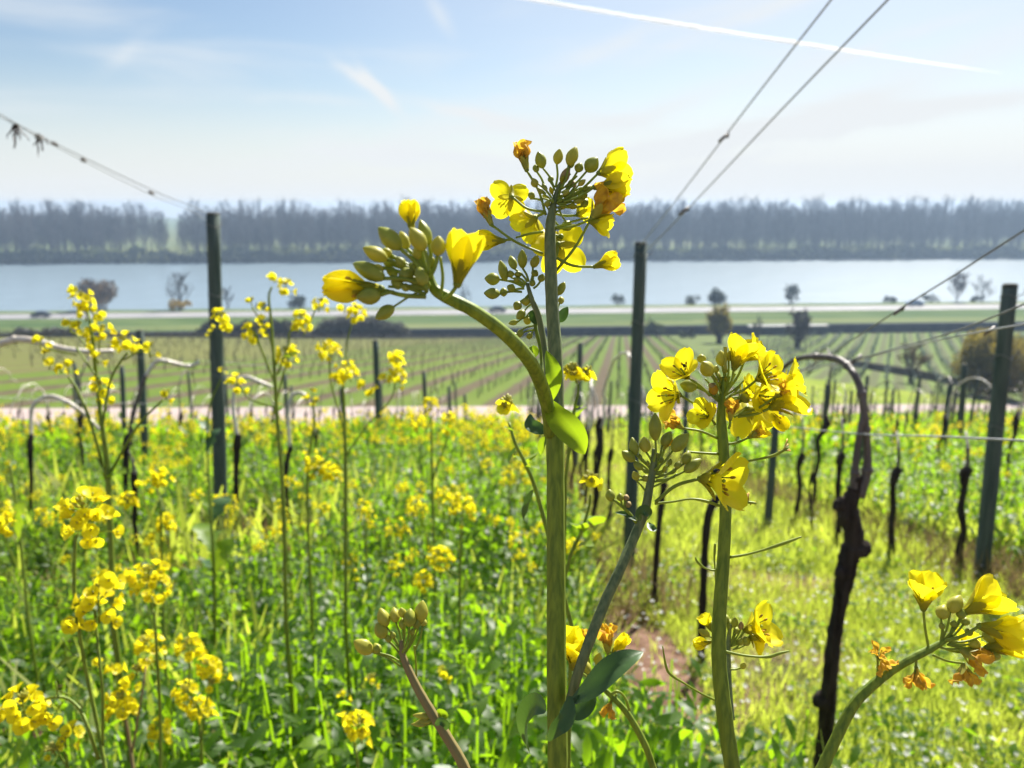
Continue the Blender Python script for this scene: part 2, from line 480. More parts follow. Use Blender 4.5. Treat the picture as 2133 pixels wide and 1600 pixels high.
# ------------------------------------------------------------------ ground materials
def ground_mats():
    out = []
    # near slope: soil, moss and dry stalks, tan strips under the vine rows
    m, N, L = new_mat('vineyard_soil')
    o = N('ShaderNodeOutputMaterial'); p = N('ShaderNodeBsdfPrincipled'); p.inputs['Roughness'].default_value = 0.95
    p.inputs['Specular IOR Level'].default_value = 0.1
    tc = N('ShaderNodeTexCoord')
    def noise(sc, lo, hi):
        n = N('ShaderNodeTexNoise'); n.inputs['Scale'].default_value = sc; n.inputs['Detail'].default_value = 6
        L(tc.outputs['Object'], n.inputs['Vector'])
        r = N('ShaderNodeMapRange'); r.inputs[1].default_value = lo; r.inputs[2].default_value = hi
        L(n.outputs[0], r.inputs[0]); return r.outputs[0], n
    a, na = noise(1.3, 0.48, 0.68); b, nb = noise(14, 0.35, 0.65)
    x1 = N('ShaderNodeMix'); x1.data_type = 'RGBA'; L(b, x1.inputs[0])
    x1.inputs[6].default_value = (0.115, 0.062, 0.042, 1); x1.inputs[7].default_value = (0.21, 0.13, 0.095, 1)
    x2 = N('ShaderNodeMix'); x2.data_type = 'RGBA'; L(b, x2.inputs[0])
    x2.inputs[6].default_value = (0.045, 0.065, 0.014, 1); x2.inputs[7].default_value = (0.10, 0.11, 0.03, 1)
    x3 = N('ShaderNodeMix'); x3.data_type = 'RGBA'; L(a, x3.inputs[0]); L(x1.outputs[2], x3.inputs[6]); L(x2.outputs[2], x3.inputs[7])
    L(x3.outputs[2], p.inputs['Base Color'])
    bp = N('ShaderNodeBump'); bp.inputs['Strength'].default_value = 0.8; bp.inputs['Distance'].default_value = 0.03
    L(nb.outputs[0], bp.inputs['Height']); L(bp.outputs[0], p.inputs['Normal']); L(p.outputs[0], o.inputs[0])
    out.append(m)
    # fields below the path: tilled strips between green strips, running down to the river
    def striped(name, dx, period, green, green2, soil, soil2, width, ph=0.0):
        m, N, L = new_mat(name)
        o = N('ShaderNodeOutputMaterial'); p = N('ShaderNodeBsdfPrincipled'); p.inputs['Roughness'].default_value = 0.95
        p.inputs['Specular IOR Level'].default_value = 0.05
        g = N('ShaderNodeNewGeometry'); s = N('ShaderNodeSeparateXYZ'); L(g.outputs['Position'], s.inputs[0])
        def mth(op, a, b=None):
            n = N('ShaderNodeMath'); n.operation = op
            for i, v in enumerate((a, b)):
                if v is None: continue
                if isinstance(v, (int, float)): n.inputs[i].default_value = v
                else: L(v, n.inputs[i])
            return n.outputs[0]
        def nz(sc, stretch=(1, 1, 1)):
            mp = N('ShaderNodeMapping'); mp.inputs['Scale'].default_value = stretch; L(g.outputs['Position'], mp.inputs[0])
            n = N('ShaderNodeTexNoise'); n.inputs['Scale'].default_value = sc; n.inputs['Detail'].default_value = 6; L(mp.outputs[0], n.inputs['Vector']); return n.outputs[0]
        u = mth('SUBTRACT', s.outputs[0], mth('MULTIPLY', s.outputs[1], dx))
        u = mth('ADD', u, mth('MULTIPLY', mth('SUBTRACT', nz(0.8), 0.5), 0.5))
        u = mth('ADD', mth('DIVIDE', u, period), ph)
        fr = mth('FRACT', u)
        d = mth('ABSOLUTE', mth('SUBTRACT', fr, 0.5))
        # every other strip is greener
        alt = mth('FRACT', mth('MULTIPLY', mth('FLOOR', u), 0.5))
        mr = N('ShaderNodeMapRange'); mr.interpolation_type = 'SMOOTHSTEP'
        mr.inputs[1].default_value = width - 0.06; mr.inputs[2].default_value = width + 0.08; L(d, mr.inputs[0])
        big = N('ShaderNodeMapRange'); big.inputs[1].default_value = 0.35; big.inputs[2].default_value = 0.65; L(nz(0.12, (1, 0.5, 1)), big.inputs[0])
        fine = N('ShaderNodeMapRange'); fine.inputs[1].default_value = 0.3; fine.inputs[2].default_value = 0.7; L(nz(2.5), fine.inputs[0])
        def mix(f, a, b):
            x = N('ShaderNodeMix'); x.data_type = 'RGBA'
            if isinstance(f, (int, float)): x.inputs[0].default_value = f
            else: L(f, x.inputs[0])
            for i, v in ((6, a), (7, b)):
                if isinstance(v, tuple): x.inputs[i].default_value = (*v, 1)
                else: L(v, x.inputs[i])
            return x.outputs[2]
        gf = mth('MULTIPLY', mth('ADD', big.outputs[0], alt), 0.66)
        gcol = mix(fine.outputs[0], mix(gf, green, green2), green)
        scol = mix(fine.outputs[0], soil, soil2)
        c = mix(mr.outputs[0], scol, gcol)
        L(c, p.inputs['Base Color']); L(p.outputs[0], o.inputs[0])
        return m
    out.append(striped('field_strips', 0.142, 2.15, (0.088, 0.140, 0.022), (0.150, 0.180, 0.042), (0.075, 0.058, 0.040), (0.125, 0.100, 0.064), 0.16))
    out.append(striped('field_scrubby', 0.03, 1.6, (0.135, 0.150, 0.045), (0.100, 0.130, 0.030), (0.110, 0.105, 0.045), (0.135, 0.125, 0.055), 0.22))
    out.append(striped('field_young_vines', 0.5, 2.4, (0.12, 0.17, 0.045), (0.15, 0.19, 0.055), (0.085, 0.10, 0.045), (0.12, 0.13, 0.06), 0.20))
    out.append(M('meadow', (0.15, 0.21, 0.02), (0.23, 0.27, 0.035), 0.35, 0.95, 0.05, lo=0.35, hi=0.65, coord='Object'))
    out.append(M('river_meadow', (0.075, 0.115, 0.028), (0.15, 0.17, 0.06), 0.06, 0.95, 0.05, stretch=(0.3, 1.6, 1)))
    out.append(M('bank_earth', (0.05, 0.05, 0.035), (0.08, 0.085, 0.05), 0.2, 0.95, 0.05))
    out.append(M('far_land', (0.09, 0.12, 0.04), (0.14, 0.15, 0.06), 0.02, 0.95, 0.05))
    out.append(M('grass_embankment_shade', (0.050, 0.090, 0.022), (0.095, 0.135, 0.04), 0.15, 0.95, 0.05, stretch=(0.3, 1, 1)))  # grass strip below the road, embankment shade painted in as darker green
    return out

def build_terrain():
    xs = np.concatenate([-np.geomspace(2600, 30, 46), np.linspace(-28, 40, 137), np.geomspace(42, 2600, 46)])
    ys = np.concatenate([np.linspace(-40, -2, 12), np.linspace(-1.5, 50, 207), np.linspace(51, 178, 86), np.linspace(180, 270, 46), np.linspace(280, 440, 30), np.geomspace(460, 1440, 14)])
    X, Y = np.meshgrid(xs, ys)
    Z = zg(X, Y)
    rng = np.random.default_rng(5)
    near = (Y < path_y(X) - 0.4) & (Y > -2)
    bump = 0.02 * np.sin(X * 3.1 + 1.3 * np.sin(Y * 1.7)) * np.sin(Y * 2.6 + X) + rng.normal(0, 0.006, X.shape)
    Z = Z + np.where(near, bump, 0)
    V = np.stack([X, Y, Z], -1).reshape(-1, 3)
    ny, nx = X.shape
    i, j = np.meshgrid(np.arange(ny - 1), np.arange(nx - 1), indexing='ij')
    a = (i * nx + j).ravel()
    F = np.stack([a, a + 1, a + nx + 1, a + nx], -1)
    c = V[F].mean(1)
    cx, cyv = c[:, 0], c[:, 1]
    q = cyv - TILT * cx
    yp = path_y(cx)
    mi = np.full(len(F), 6)
    mi[q < 212] = 5
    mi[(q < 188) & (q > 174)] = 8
    mi[(q > 387)] = 7
    fld = (q < RQ)
    u = cx - 0.142 * cyv
    mi[fld] = 1
    mi[fld & (u < -26 + 0.05 * cyv)] = 2
    mi[fld & (u > 9)] = 4
    wall_q = 62 + 0.0 * cx
    mi[fld & (u > 9) & (cyv > 62 - (cx - 30) * 0.55)] = 3
    mi[cyv < yp + PATHW] = 0
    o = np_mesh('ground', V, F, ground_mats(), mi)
    tag(o, kind='structure')

def strip(name, pts_a, pts_b, mat, dz, kind='structure'):
    mb = MB(); n = len(pts_a)
    vs = [(p[0], p[1], p[2] + dz) for p in pts_a] + [(p[0], p[1], p[2] + dz) for p in pts_b]
    mb.add(vs, [(k, k + 1, n + k + 1, n + k) for k in range(n - 1)])
    o = mb.build(name, mat, smooth=False); tag(o, kind=kind); return o

def build_setting():
    build_terrain()
    xs = np.linspace(-38, 58, 97)
    A = [(x, float(path_y(x)) + 0.05, -SLOPE * float(path_y(x))) for x in xs]
    B = [(x, float(path_y(x)) + PATHW - 0.1, -SLOPE * float(path_y(x))) for x in xs]
    strip('path', A, B, MT['path'], 0.035)
    xs = np.linspace(-900, 900, 61)
    strip('road', [(x, 188.6 + TILT * x, LZ) for x in xs], [(x, 197.5 + TILT * x, LZ) for x in xs], MT['road'], 0.06)
    for qa, qb in ((189.0, 189.2), (196.9, 197.1)):
        o = strip('road_marking', [(x, qa + TILT * x, LZ) for x in xs], [(x, qb + TILT * x, LZ) for x in xs], M('white_road_paint', (0.7, 0.7, 0.68), None, 2), 0.07)
    # river
    m, N, L = new_mat('river_water')
    o = N('ShaderNodeOutputMaterial'); p = N('ShaderNodeBsdfPrincipled')
    p.inputs['Base Color'].default_value = (0.19, 0.25, 0.29, 1); p.inputs['Roughness'].default_value = 0.36
    p.inputs['IOR'].default_value = 1.33; p.inputs['Specular IOR Level'].default_value = 0.75
    g = N('ShaderNodeNewGeometry'); mp = N('ShaderNodeMapping'); mp.inputs['Scale'].default_value = (0.06, 0.07, 1); L(g.outputs['Position'], mp.inputs[0])
    mp2 = N('ShaderNodeMapping'); mp2.inputs['Scale'].default_value = (0.11, 0.010, 1); mp2.inputs['Rotation'].default_value = (0, 0, 0.06); L(g.outputs['Position'], mp2.inputs[0])
    nr_ = N('ShaderNodeTexNoise'); nr_.inputs['Scale'].default_value = 1.0; nr_.inputs['Detail'].default_value = 3; L(mp2.outputs[0], nr_.inputs['Vector'])
    rr = N('ShaderNodeMapRange'); rr.inputs[1].default_value = 0.36; rr.inputs[2].default_value = 0.64; rr.inputs[3].default_value = 0.27; rr.inputs[4].default_value = 0.27
    L(nr_.outputs[0], rr.inputs[0]); L(rr.outputs[0], p.inputs['Roughness'])
    nz = N('ShaderNodeTexNoise'); nz.inputs['Scale'].default_value = 1.0; nz.inputs['Detail'].default_value = 2; L(mp.outputs[0], nz.inputs['Vector'])
    bp = N('ShaderNodeBump'); bp.inputs['Strength'].default_value = 1.0; bp.inputs['Distance'].default_value = 0.5
    L(nz.outputs[0], bp.inputs['Height']); L(bp.outputs[0], p.inputs['Normal']); L(p.outputs[0], o.inputs[0])
    q0, q1 = 209, 391
    mb = MB(); mb.add([(-2400, q0 - TILT * 2400, WZ), (2400, q0 + TILT * 2400, WZ), (2400, q1 + TILT * 2400, WZ), (-2400, q1 - TILT * 2400, WZ)], [(0, 1, 2, 3)])
    tag(mb.build('river', m, smooth=False), kind='structure')
    # railway: dark retaining wall, ballast, two rails
    rw = thing('railway_wall', 'long dark retaining wall of the railway line above the green field', 'wall', (0, RQ, -24.3))
    mb = MB(); xs = np.linspace(-700, 700, 57)
    prof = [(-0.2, -1.0), (-0.2, 1.75), (0.0, 1.85), (0.6, 1.85), (0.6, -1.0)]
    vs = []
    for x in xs:
        for dy, dz in prof: vs.append((x, RQ + TILT * x + dy, -24.3 + dz))
    fs = []
    for i in range(len(xs) - 1):
        for k in range(4): fs.append((i * 5 + k, i * 5 + k + 1, (i + 1) * 5 + k + 1, (i + 1) * 5 + k))
    mb.add(vs, fs); mb.build('wall_face', MT['rail'], rw, smooth=False)
    strip('track_bed', [(x, RQ + .6 + TILT * x, -24.3 + 1.6) for x in xs], [(x, RQ + 7.5 + TILT * x, -24.4 + 0.6) for x in xs], MT['ballast'], 0)
    for qq in (RQ + 2.6, RQ + 4.05):
        mb = MB()
        mb.tube([(x, qq + TILT * x, -22.70 + 0.16 - (qq - RQ - .6) * 0.16) for x in xs], 0.075, 4)
        tag(mb.build('steel_rail', MT['steel'], smooth=False), 'rusty steel rail on the ballast behind the dark railway wall', 'rail', 'rails of the railway line')
    # pale platform slab on the railway line
    a = at_Y(1545, 671, 153); b = at_Y(1705, 669, 154)
    pl = thing('platform_slab', 'pale concrete platform lying along the dark railway wall right of the trees', 'platform', ((a.x + b.x) / 2, (a.y + b.y) / 2, -22.8))
    mb = MB(); rz = math.atan2(b.y - a.y, b.x - a.x); Ln = (b - a).length
    mb.box(((a.x + b.x) / 2, (a.y + b.y) / 2 - 4.5, -22.25), (Ln, 1.6, 0.30), 0, rz)
    mb.build('deck', MT['concrete'], pl, smooth=False)
    mb = MB()
    mb.box(((a.x + b.x) / 2, (a.y + b.y) / 2 - 4.45, -23.6), (Ln - 0.6, 1.2, 2.4), 0, rz)
    mb.build('base', MT['rail'], pl, smooth=False)
    # low stone wall climbing across the right-hand field
    sw = MB(); pts = []
    for (x, y) in ((1742, 757), (1800, 768), (1860, 778), (1920, 789), (1990, 803), (2060, 818)):
        pts.append(G(x, y))
    n = len(pts)
    vs = []
    for p in pts:
        for dy, dz in ((0, -0.3), (0.05, 0.75), (0.5, 0.78), (0.55, -0.3)): vs.append((p.x, p.y + dy, p.z + dz + random.uniform(-.05, .05)))
    fs = [(i * 4 + k, i * 4 + k + 1, i * 4 + 5 + k, i * 4 + 4 + k) for i in range(n - 1) for k in range(3)]
    sw.add(vs, fs)
    tag(sw.build('stone_wall', MT['stonew'], smooth=False), 'low dark dry stone wall between the bright meadow and the terraced vineyard', 'wall')

# ------------------------------------------------------------------ bare trees
def branch(mb, rng, p, d, L_, r, depth, sides=4, spread=0.6, up=0.25, mi_tw=1, twig=0.09, nch=(3, 5), fan=1.0):
    n = 4
    pts, dd = [p], d.copy()
    for i in range(n):
        dd = (dd + Vector((rng.uniform(-1, 1), rng.uniform(-1, 1), rng.uniform(-.4, .6))) * 0.16 + Vector((0, 0, up * 0.3))).normalized()
        pts.append(pts[-1] + dd * (L_ / n))
    rad = [r * (1 - 0.7 * i / n) for i in range(n + 1)]
    mb.tube(pts, rad, 3 if depth <= 1 else sides, 0 if depth >= 2 else mi_tw, cap=False)
    if depth <= 0: return
    k = rng.randint(*nch)
    for i in range(k):
        t = rng.uniform(0.3, 1.0)
        q = pts[min(int(t * n), n - 1)].lerp(pts[min(int(t * n) + 1, n)], t * n - int(t * n)) if t < 1 else pts[-1]
        az = rng.uniform(0, 2 * math.pi)
        nd = (dd + Vector((math.cos(az) * fan, math.sin(az) * fan, rng.uniform(-.1, .5))) * spread).normalized()
        branch(mb, rng, q, nd, L_ * rng.uniform(0.45, 0.68), max(r * 0.45, twig * 0.5), depth - 1, sides, spread, up, mi_tw, twig, nch, fan)

def bare_tree_mb(seed, H=26.0, trunk_r=0.35, clear=0.3, depth=3, spread=0.55, nlimb=11, twig=0.1, up=0.45):
    rng = random.Random(seed); mb = MB()
    pts = [Vector((0, 0, -1.0))]
    for i in range(1, 9):
        pts.append(Vector((rng.uniform(-.25, .25) * i * 0.3, rng.uniform(-.25, .25) * i * 0.3, H * 0.86 * i / 8)))
    mb.tube(pts, [trunk_r * (1.25 - 1.05 * i / 8) for i in range(9)], 6, 0, cap=False)
    for i in range(nlimb):
        t = clear + (0.97 - clear) * (i + rng.random()) / nlimb
        k = min(int(t * 8), 7); q = pts[k].lerp(pts[k + 1], t * 8 - k)
        az = i * 2.4 + rng.uniform(-.5, .5)
        d = Vector((math.cos(az), math.sin(az), rng.uniform(0.7, 1.5))).normalized()
        branch(mb, rng, q, d, H * (0.30 - 0.16 * t) * rng.uniform(.8, 1.25), trunk_r * 0.45 * (1.1 - t), depth - 1, 4, spread, up, 1, twig)
    return mb

def clump_np(rng, n, centers_r, leaf, tmpl, flat=1.0):
    """n leaf-sized faces spread through several lumps: centers_r = [(x, y, z, r)]"""
    c = np.array(centers_r)
    w_ = c[:, 3] ** 2; idx = rng.choice(len(c), n, p=w_ / w_.sum())
    d = rng.normal(size=(n, 3)); d /= np.linalg.norm(d, axis=1)[:, None]
    rr = c[idx, 3] * rng.uniform(0.25, 1.0, n) ** 0.5
    pos = c[idx, :3] + d * rr[:, None] * np.array([1, 1, flat])
    R = rot_mats(rng.uniform(0, 6.28, n), rng.uniform(-1, 1.2, n), rng.uniform(-1.5, 1.5, n))
    return scatter(tmpl[0], tmpl[1], pos, R, leaf * rng.uniform(0.6, 1.4, n), rng.random(n))

LEAF1 = leaf_template(1, 0.7, 0.3)
LEAF2 = leaf_template(2, 0.6, 0.5)

def bush(name, label, cat, base, H, W, mat, leaf=0.25, n=900, seed=1, group=None, stems=True, stemmat=None, flat=1.0, lumps=9):
    rng = np.random.default_rng(seed); pr = random.Random(seed)
    t = thing(name, label, cat, base, group)
    cs = [(pr.uniform(-.3, .3) * W, pr.uniform(-.3, .3) * W, H * pr.uniform(.25, .72), pr.uniform(.18, .30) * min(W, H * 1.1)) for _ in range(lumps)]
    parts = [clump_np(rng, n, cs, leaf, LEAF1, flat)]
    V, F, a, mi = join_np(parts)
    o = np_mesh('crown', V, F, mat, mi, a); o.parent = t
    mb = MB()
    for k in range(5):
        c = cs[k]
        mb.tube([(0, 0, -.2), (c[0] * .4, c[1] * .4, c[2] * .5), (c[0], c[1], c[2] + .1 * H)], [0.03 * H, .018 * H, .006 * H], 5)
    mb.build('trunk', stemmat or MT['trunk'], t, origin=(0, 0, 0))
    return t

def build_far_side():
    # wood on the far bank
    rng = random.Random(11); nr = np.random.default_rng(11)
    protos = []
    for k in range(7):
        tall = k % 2
        mb = bare_tree_mb(40 + k, 26 + 2.2 * (k % 4), 0.34, 0.10 if k < 4 else 0.18, 3, 0.5 if tall else 0.66, 30, 0.17, 0.6 if tall else 0.35)
        protos.append(mb)
    meshes = []
    for k, mb in enumerate(protos):
        o = mb.build('bare_tree', [MT['trunk'], MT['twig'] if k % 3 else MT['twigp']], smooth=False)
        meshes.append(o.data); bpy.data.objects.remove(o)
    first = True
    cnt = 0
    for row, (q, step, hs) in enumerate(((397, 6.2, 0.74), (406, 6.2, 0.82), (417, 6.8, 0.87))):
        x = -330.0
        while x < 330 and cnt < 285:
            xx = x + rng.uniform(-2.2, 2.2)
            # a thin place in the wood, lower and sparser
            left = xx < -60
            gap = -195 < xx < -165
            if not (gap and rng.random() < 0.75):
                k = rng.randrange(7)
                o = bpy.data.objects.new('bare_tree', meshes[k]); COL.objects.link(o)
                s = hs * rng.uniform(0.84, 1.06) * (0.93 if left else 1.0 + 0.0002 * xx)
                o.location = (xx, q + TILT * xx + rng.uniform(-3, 3), -25.3)
                o.scale = (s * rng.uniform(1.0, 1.35), s * 1.1, s * rng.uniform(.93, 1.05)); o.rotation_euler.z = rng.uniform(0, 6.28)
                tag(o, 'bare grey spring tree in the long wood along the far river bank', 'tree', 'bare trees of the wood across the river')
                cnt += 1
            x += step
    # the depth of the wood behind them, one mass
    V, F, A, Mi = [], [], [], []
    parts = []
    for row in range(4):
        pos = []
        x = -420.0
        while x < 460:
            pos.append((x + rng.uniform(-3, 3), 428 + row * 12 + TILT * x + rng.uniform(-4, 4), -25)); x += 5.2
        pos = np.array(pos); n = len(pos)
        gapm = (pos[:, 0] > -205) & (pos[:, 0] < -160)
        pos = pos[~(gapm & (nr.random(n) < 0.6))]; n = len(pos)
        k = (row * 2 + 1) % 7
        me = meshes[k]
        tv = np.zeros(len(me.vertices) * 3, dtype=np.float32); me.vertices.foreach_get('co', tv); tv = tv.reshape(-1, 3)
        tf = np.array([list(p.vertices) for p in me.polygons if len(p.vertices) == 4])
        R = rot_mats(nr.uniform(0, 6.28, n), np.zeros(n), np.zeros(n))
        parts.append(scatter(tv, tf, pos, R, nr.uniform(0.76, 0.95, n) * np.where(pos[:, 0] < -60, 0.93, 1.0), np.full(n, 0.5)))
    V, F, A, Mi = join_np(parts)
    o = np_mesh('far_wood', V, F, [MT['twig']], None, None, smooth=False)
    tag(o, 'deeper mass of bare grey trees behind the front trees of the far bank', 'wood', kind='stuff')
    # undergrowth: dark scrub at the water, fresh green bushes behind it
    n = 22000
    x = nr.uniform(-340, 340, n)
    h = 5.2 + 1.6 * np.sin(x * 0.13) + 0.9 * np.sin(x * 0.41 + 1)
    pos = np.stack([x, 388.5 + TILT * x + nr.uniform(0, 6, n), WZ + h * nr.uniform(0, 1, n)], -1)
    R = rot_mats(nr.uniform(0, 6.28, n), nr.uniform(-1, 1.2, n), nr.uniform(-1.5, 1.5, n))
    V, F, a, mi = scatter(LEAF1[0], LEAF1[1], pos, R, nr.uniform(0.7, 1.7, n))
    tag(np_mesh('bank_scrub', V, F, MT['scrub'], smooth=False), 'dark scrub lining the far waterline under the wood', 'scrub', kind='stuff')
    n = 13000
    x = nr.uniform(-340, 340, n)
    dens = 0.5 + 0.5 * np.sin(x * 0.09 + 2 * np.sin(x * 0.023)); keep = nr.random(n) < dens * 0.9 + 0.1; x = x[keep]; n = len(x)
    h = 2.6 + 1.4 * np.sin(x * 0.21) + 0.8 * np.sin(x * 0.67)
    pos = np.stack([x, 395 + TILT * x + nr.uniform(0, 8, n), -25.2 + 1.6 + h * nr.uniform(0, 1, n)], -1)
    R = rot_mats(nr.uniform(0, 6.28, n), nr.uniform(-1, 1.2, n), nr.uniform(-1.5, 1.5, n))
    V, F, a, mi = scatter(LEAF1[0], LEAF1[1], pos, R, nr.uniform(0.5, 1.3, n))
    tag(np_mesh('fresh_undergrowth', V, F, MT['fresh'], smooth=False), 'pale green budding undergrowth at the foot of the far wood', 'undergrowth', kind='stuff')

def base_at(x, v, Y):
    p = at_Y(x, v, Y); p.z = zgf(p.x, p.y); return p

def small_tree(name, label, cat, x, vbase, vtop, Y, seed, mats, depth=3, spread=0.7, clear=0.2, r=None, twig=0.05, nlimb=10, up=0.35, group=None, leaf=None, leafmat=None, nleaf=0):
    """a bare tree standing at pixel column x, Y metres off, its top at row vtop"""
    top = at_Y(x, vtop, Y); b = Vector((top.x, Y, zgf(top.x, Y)))
    H = top.z - b.z
    t = thing(name, label, cat, b, group)
    rng = random.Random(seed)
    mbt, mbc = MB(), MB()
    pts = [Vector((0, 0, -.3))] + [Vector((rng.uniform(-.03, .03) * H * i / 4, rng.uniform(-.03, .03) * H, H * 0.72 * i / 6)) for i in range(1, 7)]
    r = r or H * 0.022
    mbt.tube(pts, [r * (1.2 - 0.9 * i / 6) for i in range(7)], 6, 0, cap=False)
    for i in range(nlimb):
        tt = clear + (0.98 - clear) * (i + rng.random()) / nlimb
        k = min(int(tt * 6), 5); q = pts[k].lerp(pts[k + 1], tt * 6 - k)
        az = i * 2.4 + rng.uniform(-.5, .5)
        d = Vector((math.cos(az), math.sin(az), rng.uniform(0.4, 1.1))).normalized()
        branch(mbc, rng, q, d, H * (0.40 - 0.16 * tt) * rng.uniform(.8, 1.2), r * 0.5, depth - 1, 4, spread, up, 1, twig)
    mbt.build('trunk', mats[0], t, origin=(0, 0, 0), smooth=False)
    o = mbc.build('crown', [mats[0], mats[1]], t, origin=(0, 0, 0), smooth=False)
    if nleaf:
        nr = np.random.default_rng(seed)
        vv = np.array(mbc.v); idx = nr.integers(0, len(vv), nleaf)
        pos = vv[idx] + nr.normal(0, leaf * 0.6, (nleaf, 3))
        R = rot_mats(nr.uniform(0, 6.28, nleaf), nr.uniform(-1, 1.2, nleaf), nr.uniform(-1.5, 1.5, nleaf))
        V, F, a, mi = scatter(LEAF1[0], LEAF1[1], pos, R, leaf * nr.uniform(0.6, 1.4, nleaf), nr.random(nleaf))
        f = np_mesh('foliage', V, F, leafmat, None, a); f.parent = t
    return t

def build_middle_distance():
    T = MT
    # along the near river bank, left to right
    def bank(x, v=650): return 206.5 + TILT * ((x - CXP) / FPX * 206)
    p = base_at(208, 650, bank(208))
    bush('round_bush', 'large round brown leafless bush on the near river bank beside the dark car', 'bush', p, 9.0, 10.0, T['twigs2'], 0.5, 2600, 3, stemmat=T['trunk'])
    small_tree('bare_tree', 'bare spreading riverside tree above the yellow bush by the road', 'tree', 368, 650, 560, bank(368), 5, (T['trunk'], T['twig']), 3, 0.8, 0.12, 0.32, 0.12, 13, 0.25)
    p = base_at(376, 652, 202 + TILT * -90)
    bush('yellow_bush', 'low yellow flowering bush at the roadside under the bare riverside tree', 'bush', p, 3.0, 6.6, T['yellowsh'], 0.3, 1100, 4)
    small_tree('bare_tree', 'thin bare tree on the river bank just behind the tall left post', 'tree', 470, 650, 590, bank(470), 6, (T['trunk'], T['twig']), 3, 0.7, 0.15, 0.2, 0.1, 10)
    p = base_at(622, 648, bank(622)); bush('dark_bush', 'dark green bush on the river bank among the yellow flower heads', 'bush', p, 4.0, 5.0, T['darkfol'], 0.35, 900, 5)
    small_tree('bare_tree', 'leafless tree on the river bank between the drooping buds and the bent stalk', 'tree', 968, 650, 592, bank(968), 7, (T['trunk'], T['twig']), 3, 0.7, 0.15, 0.2, 0.1, 10)
    p = base_at(1288, 640, bank(1288)); bush('low_bush', 'small dark bush on the river bank just left of the middle post', 'bush', p, 4.0, 4.0, T['darkfol'], 0.3, 600, 6)
    p = base_at(1440, 640, bank(1440)); bush('low_bush', 'small pointed dark bush on the river bank right of the middle post', 'bush', p, 3.6, 4.6, T['darkfol'], 0.3, 600, 7)
    p = base_at(1497, 640, bank(1497)); bush('evergreen_bush', 'dense dark evergreen bush on the river bank, darkest of that shore', 'bush', p, 5.4, 5.6, T['darkfol'], 0.4, 1500, 8)
    small_tree('leaning_shrub', 'spreading shrub with slanting bare limbs on the river bank above the pale platform', 'shrub', 1650, 637, 590, bank(1650), 9, (T['trunk'], T['twig']), 3, 1.0, 0.05, 0.25, 0.12, 14, 0.1, leaf=0.4, leafmat=T['scrub'], nleaf=500)
    small_tree('pinkish_tree', 'pale pinkish bare tree on the river bank left of the right post', 'tree', 2000, 632, 568, bank(2000), 10, (T['trunk'], T['twigp']), 3, 0.5, 0.12, 0.16, 0.12, 16, 0.5, leaf=0.35, leafmat=T['twigp'], nleaf=500)
    small_tree('bare_tree', 'bare forked tree on the river bank beside the right post', 'tree', 2052, 632, 575, bank(2052), 12, (T['trunk'], T['twig']), 3, 0.8, 0.1, 0.2, 0.1, 12)
    for (x, h, s) in ((1855, 2.2, 21), (1930, 2.6, 22), (2030, 2.2, 23), (1100, 1.8, 24), (545, 2.0, 25)):
        p = base_at(x, 640, bank(x)); bush('bank_bush', {1855: 'small bush on the river bank where the slanting wire crosses the road', 1930: 'low bush on the river bank behind the blue car',
             2030: 'low bush at the foot of the pinkish bare tree', 1100: 'low bush on the river bank hidden behind the main rape stalk', 545: 'low bush on the river bank behind the thin yellow flower stems'}[x], 'bush', p, h, h * 2.6, T['scrub'], 0.3, 500, s)
    # beside the railway
    small_tree('budding_tree', 'greenish budding tree in front of the railway left of the pale platform', 'tree', 1503, 740, 640, 122, 13, (T['trunk'], T['olive']), 3, 0.45, 0.12, 0.45, 0.09, 18, 0.5, leaf=0.35, leafmat=T['olive'], nleaf=2600)
    small_tree('grey_tree', 'slender grey tree in front of the railway right of the pale platform', 'tree', 1668, 745, 652, 115, 14, (T['trunk'], T['twig']), 3, 0.42, 0.12, 0.4, 0.08, 18, 0.55, leaf=0.3, leafmat=T['twigp'], nleaf=1600)
    small_tree('slim_tree', 'thin bare pole-like tree against the railway between the two field trees', 'tree', 1580, 735, 655, 127, 15, (T['trunk'], T['twig']), 2, 0.35, 0.3, 0.3, 0.08, 9, 0.6)
    small_tree('slim_tree', 'bare dark tree at the railway just left of the budding tree', 'tree', 1440, 725, 678, 138, 16, (T['trunk'], T['twig']), 2, 0.5, 0.3, 0.25, 0.08, 9, 0.5)
    small_tree('field_tree', 'small bare tree on the terraced vineyard above the stone wall', 'tree', 1905, 795, 712, 70, 17, (T['trunk'], T['twigs2']), 3, 0.75, 0.22, 0.14, 0.04, 11, 0.2, leaf=0.16, leafmat=T['twigs2'], nleaf=500)
    p = base_at(1366, 695, 146); bush('dark_bush', 'round dark bush against the railway wall right of the middle post', 'bush', p, 3.6, 4.4, T['darkfol'], 0.3, 900, 31)
    p = base_at(1430, 706, 138); bush('dark_bush', 'low flat dark bush in the field near the railway wall', 'bush', p, 1.5, 4.0, T['darkfol'], 0.25, 500, 32)
    # blackthorn hedges in front of the railway wall, each a thing
    def hedge(x0, x1, v, Y, h, seed, label, mat):
        a = base_at(x0, v, Y + TILT * (x0 - CXP) / FPX * Y); b = base_at(x1, v, Y + TILT * (x1 - CXP) / FPX * Y)
        t = thing('hedge', label, 'hedge', a)
        pr = random.Random(seed); rng = np.random.default_rng(seed)
        L_ = (b - a).length; d = (b - a)
        cs = []
        k = max(3, int(L_ / 1.2))
        for i in range(k):
            f = (i + .5) / k; env = min(1, 5 * min(f, 1 - f)) ** .6
            hh = h * env * pr.uniform(.75, 1.1)
            cs.append((d.x * f, d.y * f + pr.uniform(-.6, .6), hh * 0.5, hh * 0.52))
